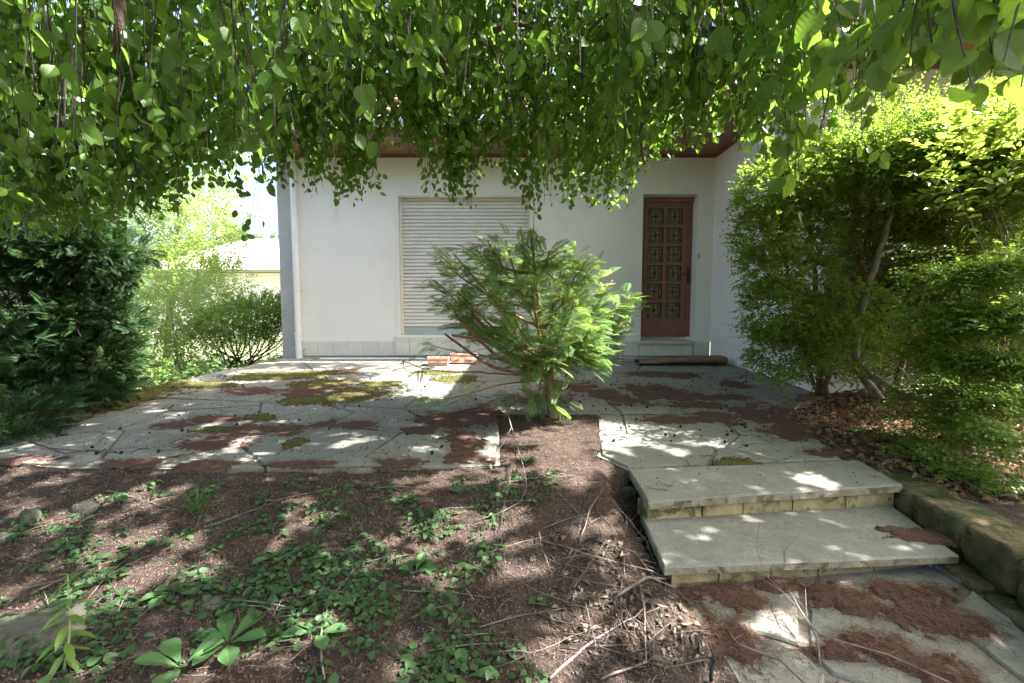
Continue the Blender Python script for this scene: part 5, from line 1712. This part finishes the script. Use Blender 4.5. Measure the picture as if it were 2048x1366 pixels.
# neighbouring house, right of the birch
nb = empty('neighbour_house', (-11, 24, -2)); tag(nb, 'sunlit cream neighbouring house with pale hipped roof', 'house')
a0 = at_depth(300, 535, 24); e1 = at_depth(590, 560, 26)
zE = a0[2] * .5 + e1[2] * .5
x0_, x1_ = a0[0], e1[0] + 3
mb = MB(); mb.box(x0_ + .5, x1_, 23, 31, -3, zE - .1); mb.build('wall', M['cream'], nb)
xr, zr_ = at_depth(470, 478, 27)[0], at_depth(470, 478, 27)[2]
mb = MB()
mb.face([(x0_, 22.5, zE), (x1_ + .5, 22.5, zE), (x1_ - 3, 27, zr_), (x0_ + 3.5, 27, zr_)])
mb.face([(x0_, 31.5, zE), (x0_, 22.5, zE), (x0_ + 3.5, 27, zr_)]); mb.face([(x1_ + .5, 22.5, zE), (x1_ + .5, 31.5, zE), (x1_ - 3, 27, zr_)])
mb.face([(x1_ + .5, 31.5, zE), (x0_, 31.5, zE), (x0_ + 3.5, 27, zr_), (x1_ - 3, 27, zr_)])
mb.face([(x0_, 22.5, zE - .06), (x0_, 31.5, zE - .06), (x1_ + .5, 31.5, zE - .06), (x1_ + .5, 22.5, zE - .06)])
mb.build('roof', M['pale_roof'], nb)
gutter([(x0_, 22.42, zE + .03), (x1_ + .5, 22.42, zE + .03)], nb)
mb = MB(); w_ = at_depth(475, 600, 22.9)
mb.tube([(w_[0] - .0, 22.45, zE - .05), (w_[0] - .9, 22.8, zE - .55), (w_[0] - .95, 22.9, zE - .8), (w_[0] - .95, 22.9, -2.5)], .05, 8); mb.build('downpipe', M['gutterm'], nb)
mb = MB(); w0, w1 = at_depth(380, 560, 22.9), at_depth(420, 595, 22.9)
mb.box(w0[0], w1[0], 22.93, 22.99, w1[2], w0[2]); mb.build('window_shutter', M['blue_shut'], nb)
# trees on the hill
hl = []
for i in range(26):
    x_ = rng.uniform(-105, -52); y_ = rng.uniform(118, 150)
    z_ = -4 + 22 * math.exp(-((x_ + 75) / 45) ** 2) * float(smooth((y_ - 90) / 60))
    hl.append((x_, y_, z_))
mb = MB(); mb.tube([(0, 0, -1), (0, 0, 6)], [.35, .2], 6); tm_ = bpy.data.meshes.new('trunk'); tm_.from_pydata(mb.v, [], mb.f); tm_.materials.append(M['bark'])
cl = []
for k in range(9):
    P, Dd = ellipsoid_pts(90, (rng.normal(0, 1.8), rng.normal(0, 1.8), rng.uniform(4, 9)), (2.2, 2.2, 1.8), .4)
    cl.append(sprays(P, Dd + rng.normal(0, .5, P.shape), 1.0, 6, .6, SMALL, .2, .9, 1.5))
cm_ = foliage('crown', cl, M['farleaf']); cmesh = cm_.data; bpy.data.objects.remove(cm_)
for i, (x_, y_, z_) in enumerate(hl):
    r_ = empty('hill_tree', (x_, y_, z_)); r_.rotation_euler = (0, 0, rng.uniform(0, 6)); s = rng.uniform(.8, 1.3); r_.scale = (s, s, s)
    tag(r_, 'distant leafy tree on the wooded hill beyond the neighbouring roof', 'tree', 'trees on the far hill')
    for nm, me_ in (('trunk', tm_), ('crown', cmesh)):
        o = bpy.data.objects.new(nm, me_); COL.objects.link(o); o.parent = r_
# sunlit green behind the right shrub
bush('garden_bush', 'sunlit green bush in the garden behind the spreading shrub', 'bush', [(2000, 830, 5.2, 120, 70, 240), (2120, 700, 5.2, 120, 160, 300)], M['birch'], .06, .3, 8, SMALL, [([(2010, 930, 5.2), (2015, 800, 5.2)], .02, .01)], 1.4, .8)

# ------------------------------------------------------------------ the weeping beech
beech = empty('weeping_beech', (-1.9, -.7, -.55)); tag(beech, 'weeping beech whose leafy branches hang like a curtain before the house', 'tree')
mb = MB(); limb(mb, [(-1.9, -.7, -.6), (-1.85, -.65, 1.2), (-1.7, -.5, 2.6), (-1.4, -.2, 3.9)], .24, .14, 14, .02, 2)
mb.build('trunk', M['bark_grey'], beech, True)
LIMBS = [[(-1.75, -.55, 2.4), (-1.5, .6, 3.3), (-1.6, 1.9, 3.4), (-1.9, 3.0, 2.9), (-2.1, 3.6, 2.2)], [(-1.6, -.4, 2.9), (-.7, .7, 3.6), (-.3, 2.0, 3.6), (-.2, 3.2, 3.1), (-.3, 3.9, 2.4)], [(-1.5, -.3, 3.3), (.3, .6, 3.8), (1.2, 1.8, 3.7), (1.6, 2.8, 3.1), (1.7, 3.2, 2.5)],
         [(-1.5, -.3, 3.5), (.8, .0, 3.9), (2.2, .8, 3.7), (3.0, 1.6, 3.1), (3.3, 2.0, 2.4)], [(-1.8, -.6, 2.2), (-2.8, .6, 3.0), (-3.4, 2.0, 3.0), (-3.9, 3.2, 2.4)], [(-1.4, -.2, 3.8), (.2, 1.2, 4.4), (.7, 2.4, 4.2), (.8, 3.5, 3.4)], [(-1.4, -.2, 3.9), (1.5, .6, 4.6), (3.2, 1.2, 4.2), (4.2, 1.6, 3.4)], [(-1.45, -.3, 3.5), (-1.0, 1.2, 4.1), (-1.0, 2.6, 3.9), (-1.2, 3.8, 3.0)]]
for i, L_ in enumerate(LIMBS):
    mb = MB(); limb(mb, L_, .075, .016, 8, .02, 20 + i); mb.build('limb', M['bark'], beech, True)
VIS = [([(845, -60, 2.0), (862, 10, 2.0), (880, 70, 2.05), (893, 150, 2.1)], .022, .006), ([(235, -40, 1.9), (240, 50, 1.9), (232, 110, 1.95)], .03, .01), ([(1285, -50, 2.4), (1275, 30, 2.4), (1255, 90, 2.45)], .026, .006), ([(1310, -40, 2.3), (1180, 60, 2.4), (1165, 170, 2.5)], .014, .005),
       ([(985, 62, 2.3), (1030, 48, 2.3), (1070, 58, 2.3), (1100, 82, 2.35)], .016, .005), ([(1015, 0, 2.6), (1060, 32, 2.6), (1130, 36, 2.6)], .012, .006), ([(1375, 30, 2.2), (1440, 65, 2.2), (1460, 80, 2.2)], .012, .005), ([(980, 85, 2.4), (1020, 160, 2.4), (1062, 235, 2.45)], .010, .004), ([(1310, 180, 2.6), (1280, 260, 2.6), (1290, 330, 2.6)], .018, .005), ([(1790, 60, 1.4), (1690, 80, 1.4), (1640, 260, 1.5)], .004, .002)]
for i, (pp_, r0, r1) in enumerate(VIS):
    mb = MB(); limb(mb, [hp(*q) for q in pp_], r0, r1, 7, .006, 40 + i); mb.build('branch', M['bark'], beech, True)

TAILS = [(-60, 490, 2.6), (-10, 495, 2.7), (40, 485, 2.6), (85, 490, 2.7), (130, 485, 2.8), (190, 470, 2.9), (230, 460, 2.8), (265, 455, 3.0), (300, 440, 3.0), (330, 435, 3.1), (365, 420, 2.9), (400, 395, 2.8), (455, 385, 2.6), (560, 390, 2.8), (630, 395, 3.0), (690, 410, 3.0), (740, 395, 3.1), (830, 325, 3.0), (868, 395, 3.3), (905, 405, 3.4), (940, 420, 3.4), (985, 335, 3.2), (1030, 390, 3.4), (1075, 435, 3.5), (1130, 425, 3.4), (1172, 420, 3.4), (1215, 430, 3.4),
         (1252, 415, 3.3), (1295, 345, 3.2), (1340, 315, 2.9), (1385, 305, 2.7), (1440, 285, 2.6), (1490, 310, 2.4), (1530, 335, 2.2), (1570, 345, 2.0), (1650, 300, 1.9), (1700, 255, 1.7), (1750, 245, 1.7), (1795, 170, 1.5)]
strands = []           # (x, y, ztop, zbot)


def add_strand(px, py, d, ztop):
    p = hp(px, py, d)
    if ztop > p[2] + .12: strands.append((p[0], p[1], ztop, p[2]))


for px, py, d in TAILS:
    for k in range(12):
        q = abs(rng.normal(0, 1))
        add_strand(px + rng.normal(0, 12), py - 8 - q * 48, d + rng.normal(0, .2), hp(px, -30, d)[2] * 1.0 + rng.uniform(-.6, .25))
prof_x = [t[0] for t in TAILS]; prof_y = [t[1] for t in TAILS]
for k in range(600):                      # the body of the curtain
    px = rng.uniform(-260, 1620); d = rng.uniform(1.5, 4.1) if px > 700 else rng.uniform(1.25, 4.1)
    yb = np.interp(px, prof_x, prof_y) - rng.gamma(1.6, 70) - (20 if px < 560 else 85)
    if px > 1250: d = min(d, rng.uniform(1.3, 2.9))
    if d < 1.8: yb = min(yb, 300 if px < 700 else 130)
    zt = max(hp(px, -60, d)[2], 1.7)
    add_strand(px, yb, d, zt + rng.uniform(-.5, .25))
for px, py, d in ((500, 480, 2.2), (478, 430, 2.2), (512, 455, 2.2), (492, 445, 2.25), (1592, 430, 1.45), (1575, 360, 1.5), (1600, 340, 1.5), (1525, 320, 1.6), (1540, 300, 1.6), (1625, 300, 1.6), (1610, 280, 1.5), (1740, 300, 1.9), (1770, 330, 2.0)):
    add_strand(px, py, d, hp(px, -40, d)[2])
for px, py, d in ((1790, 130, .85), (1830, 140, .85), (1862, 120, .8), (1905, 140, .78), (1960, 170, .7), (1990, 120, .72), (2030, 180, .66), (2060, 120, .7), (1720, 180, 1.0), (1690, 130, 1.05), (1755, 90, .95), (1650, 120, 1.15), (1610, 150, 1.25), (1290, 85, 1.0), (1400, 120, 1.2), (1440, 60, 1.1), (1930, 60, .8), (1560, 80, 1.3), (1500, 150, 1.4), (1350, 60, 1.3)):
    add_strand(px, py, d, hp(px, -120, d)[2])
for k in range(34):                       # near hanging shoots, upper right
    px = rng.uniform(1640, 2120); d = np.interp(px, [1640, 2100], [1.35, .72]) * rng.uniform(.9, 1.25)
    add_strand(px, np.interp(px, [1640, 1780, 1900, 2100], [190, 120, 130, 180]) - rng.gamma(1.2, 45), d, hp(px, -140, d)[2])
for k in range(230):                      # fuller veil before the roof
    px = rng.uniform(600, 1560); d = rng.uniform(2.2, 3.9)
    add_strand(px, rng.uniform(120, 285), d, hp(px, -40, d)[2] + rng.uniform(-.4, .3))
for k in range(110):
    px = rng.uniform(600, 1030); d = rng.uniform(2.4, 3.9)
    add_strand(px, rng.uniform(200, 315), d, hp(px, -40, d)[2] + rng.uniform(-.4, .3))
nP, nD, nN, nL = [], [], [], []
mbt = MB()
for (x, y, zt, zb) in strands:
    L = zt - zb
    lean = rng.normal(0, .10, 2); ph = rng.uniform(0, 6, 2)
    n = max(4, int(L / .025))
    t = np.linspace(0, 1, n)
    px_ = x - lean[0] * L * (1 - t) + .025 * np.sin(ph[0] + t * L * 6) * (1 - t * .3)
    py_ = y - lean[1] * L * (1 - t) + .025 * np.sin(ph[1] + t * L * 5)
    pz_ = zt - L * t
    k = max(3, min(9, int(L / .15)))
    idx = np.linspace(0, n - 1, k).astype(int)
    mbt.tube(np.column_stack([px_, py_, pz_])[idx], np.linspace(.0032, .0011, k), 3, False)
    az0 = rng.uniform(0, 6.28)
    off = rng.normal(0, .028, (n, 3)) * [1, 1, .4]
    side = az0 + np.where(np.arange(n) % 2, 0, np.pi) + rng.normal(0, .8, n)
    d = np.column_stack([np.cos(side) * .6, np.sin(side) * .6, -np.abs(rng.normal(.75, .35, n))])
    # leaf faces hang turned outwards; blade normal roughly horizontal
    a = rng.uniform(0, 6.28, n)
    nn = np.column_stack([np.cos(a), np.sin(a) - .35, rng.normal(.45, .4, n)])
    nP.append(np.column_stack([px_, py_, pz_]) + off); nD.append(d); nN.append(nn)
    nL.append(rng.choice([.045, .055, .062, .07, .078], n) * rng.uniform(.85, 1.08, n) * (1 - .35 * np.clip((t - .8) / .2, 0, 1)))
nP, nD, nN, nL = map(np.concatenate, (nP, nD, nN, nL))
near = np.linalg.norm(nP - np.array([0, 0, EYE]), axis=1) < 1.75
far_enough = np.linalg.norm(nP - np.array([0, 0, EYE]), axis=1) > .55
# extra crown leaves added overhead, above the frame, to shade terrace and steps
def canopy(n, x0, x1, y0, y1, z0, z1):
    P = np.column_stack([rng.uniform(x0, x1, n), rng.uniform(y0, y1, n), rng.uniform(z0, z1, n)])
    keep = fbm(P[:, 0] * 2.2 - P[:, 2] * 1.9, P[:, 1] * 2.6, 17, 3) > .38
    # leave anything inside the open part of the view alone
    v = P - np.array([0, 0, EYE]); dep = v[:, 1] * CP - v[:, 2] * SP
    py = 683 - F * (v[:, 1] * SP + v[:, 2] * CP) / np.maximum(dep, .01)
    keep &= (dep < .1) | (py < -10)
    return P[keep]


cP = np.concatenate([canopy(70000, -4.5, 5.2, .2, 3.2, 2.3, 4.3), canopy(20000, -4.5, 4.5, -1.5, 1.0, 1.9, 3.8), canopy(9000, 1.0, 3.8, .6, 2.4, 1.9, 3.2), canopy(22000, 3.0, 5.4, .9, 2.9, 1.9, 3.8)])
q = canopy(70000, -1.5, 2.2, 3.1, 5.7, 3.2, 5.2)  # more unseen leaves, added to shade the back of the terrace
xg = q[:, 0] - q[:, 2] / math.tan(SUN_EL)
q = q[(xg > -3.8) & (xg < np.where(q[:, 1] > 4.4, -1.0, -.5))]
cP = np.concatenate([cP, q[:18000]])
xg = cP[:, 0] - (cP[:, 2] - 2.0) / math.tan(SUN_EL)
cP = cP[~((xg > 1.5) & (cP[:, 1] > 2.5))]            # leaves dropped here so that the sun reaches the hedge top
# sun flecks: leaves culled along the sun direction to light chosen patches of ground
e1 = norm(np.cross(np.array(sv), [0, 1, 0])); e2 = np.cross(np.array(sv), e1)


def in_fleck_cut(P, share):
    u, v = P @ e1, P @ e2
    f = lambda u, v: np.maximum(fbm(u * 5.5, v * 5.5, 61, 2), fbm(u * 10, v * 10, 67, 2))
    ref = f(rng.uniform(-6, 6, 20000), rng.uniform(-6, 6, 20000))
    xg = P[:, 0] - (P[:, 2] + .3) / math.tan(SUN_EL)          # where the ray through the leaf meets the ground
    yg = P[:, 1] - (P[:, 2] + .3) * sv.y / sv.z
    sh = np.where(xg > .95, share * .7, np.where((xg > .5) & (yg > 1.7), share * 1.1, np.where((xg < .0) & (yg > 2.55), share * .5, np.where((xg > -.7) & (yg > 1.9), np.where((yg > 2.45) & (xg > -.15), share * 2.5, share * 1.6), share))))
    return (f(u, v) > np.interp(1 - sh, np.linspace(0, 1, 201), np.quantile(ref, np.linspace(0, 1, 201)))) & (rng.random(len(P)) < .97)


cP = cP[~in_fleck_cut(cP, .40)]
k = ~in_fleck_cut(nP, .40)
nP, nD, nN, nL = nP[k], nD[k], nN[k], nL[k]
near, far_enough = near[k], far_enough[k]
n = len(cP)
cD = np.column_stack([rng.normal(0, .7, n), rng.normal(0, .7, n), -np.abs(rng.normal(.6, .4, n))])
cN = np.column_stack([rng.normal(0, .7, n), rng.normal(0, .7, n), np.abs(rng.normal(.7, .4, n))])
alt = rng.random(len(nP)) < .42
ka, kb = ~near & alt, ~near & ~alt
ch = [scatter(BEECH_LO, nP[kb], nD[kb], nN[kb], nL[kb], nL[kb] * rng.uniform(.85, 1.1, kb.sum())), scatter(BEECH_LO2, nP[ka], nD[ka], nN[ka], nL[ka], nL[ka] * rng.uniform(.85, 1.15, ka.sum())), scatter(BEECH_HI, nP[near & far_enough], nD[near & far_enough], nN[near & far_enough], nL[near & far_enough] * 1.05),
      scatter(SMALL, cP, cD, cN, rng.uniform(.065, .09, n), rng.uniform(.09, .125, n))]
foliage('foliage', ch, M['beech'], beech)
mbt.build('twigs', M['twig_dark'], beech)
print('strands', len(strands), 'leaves', len(nP) + n)
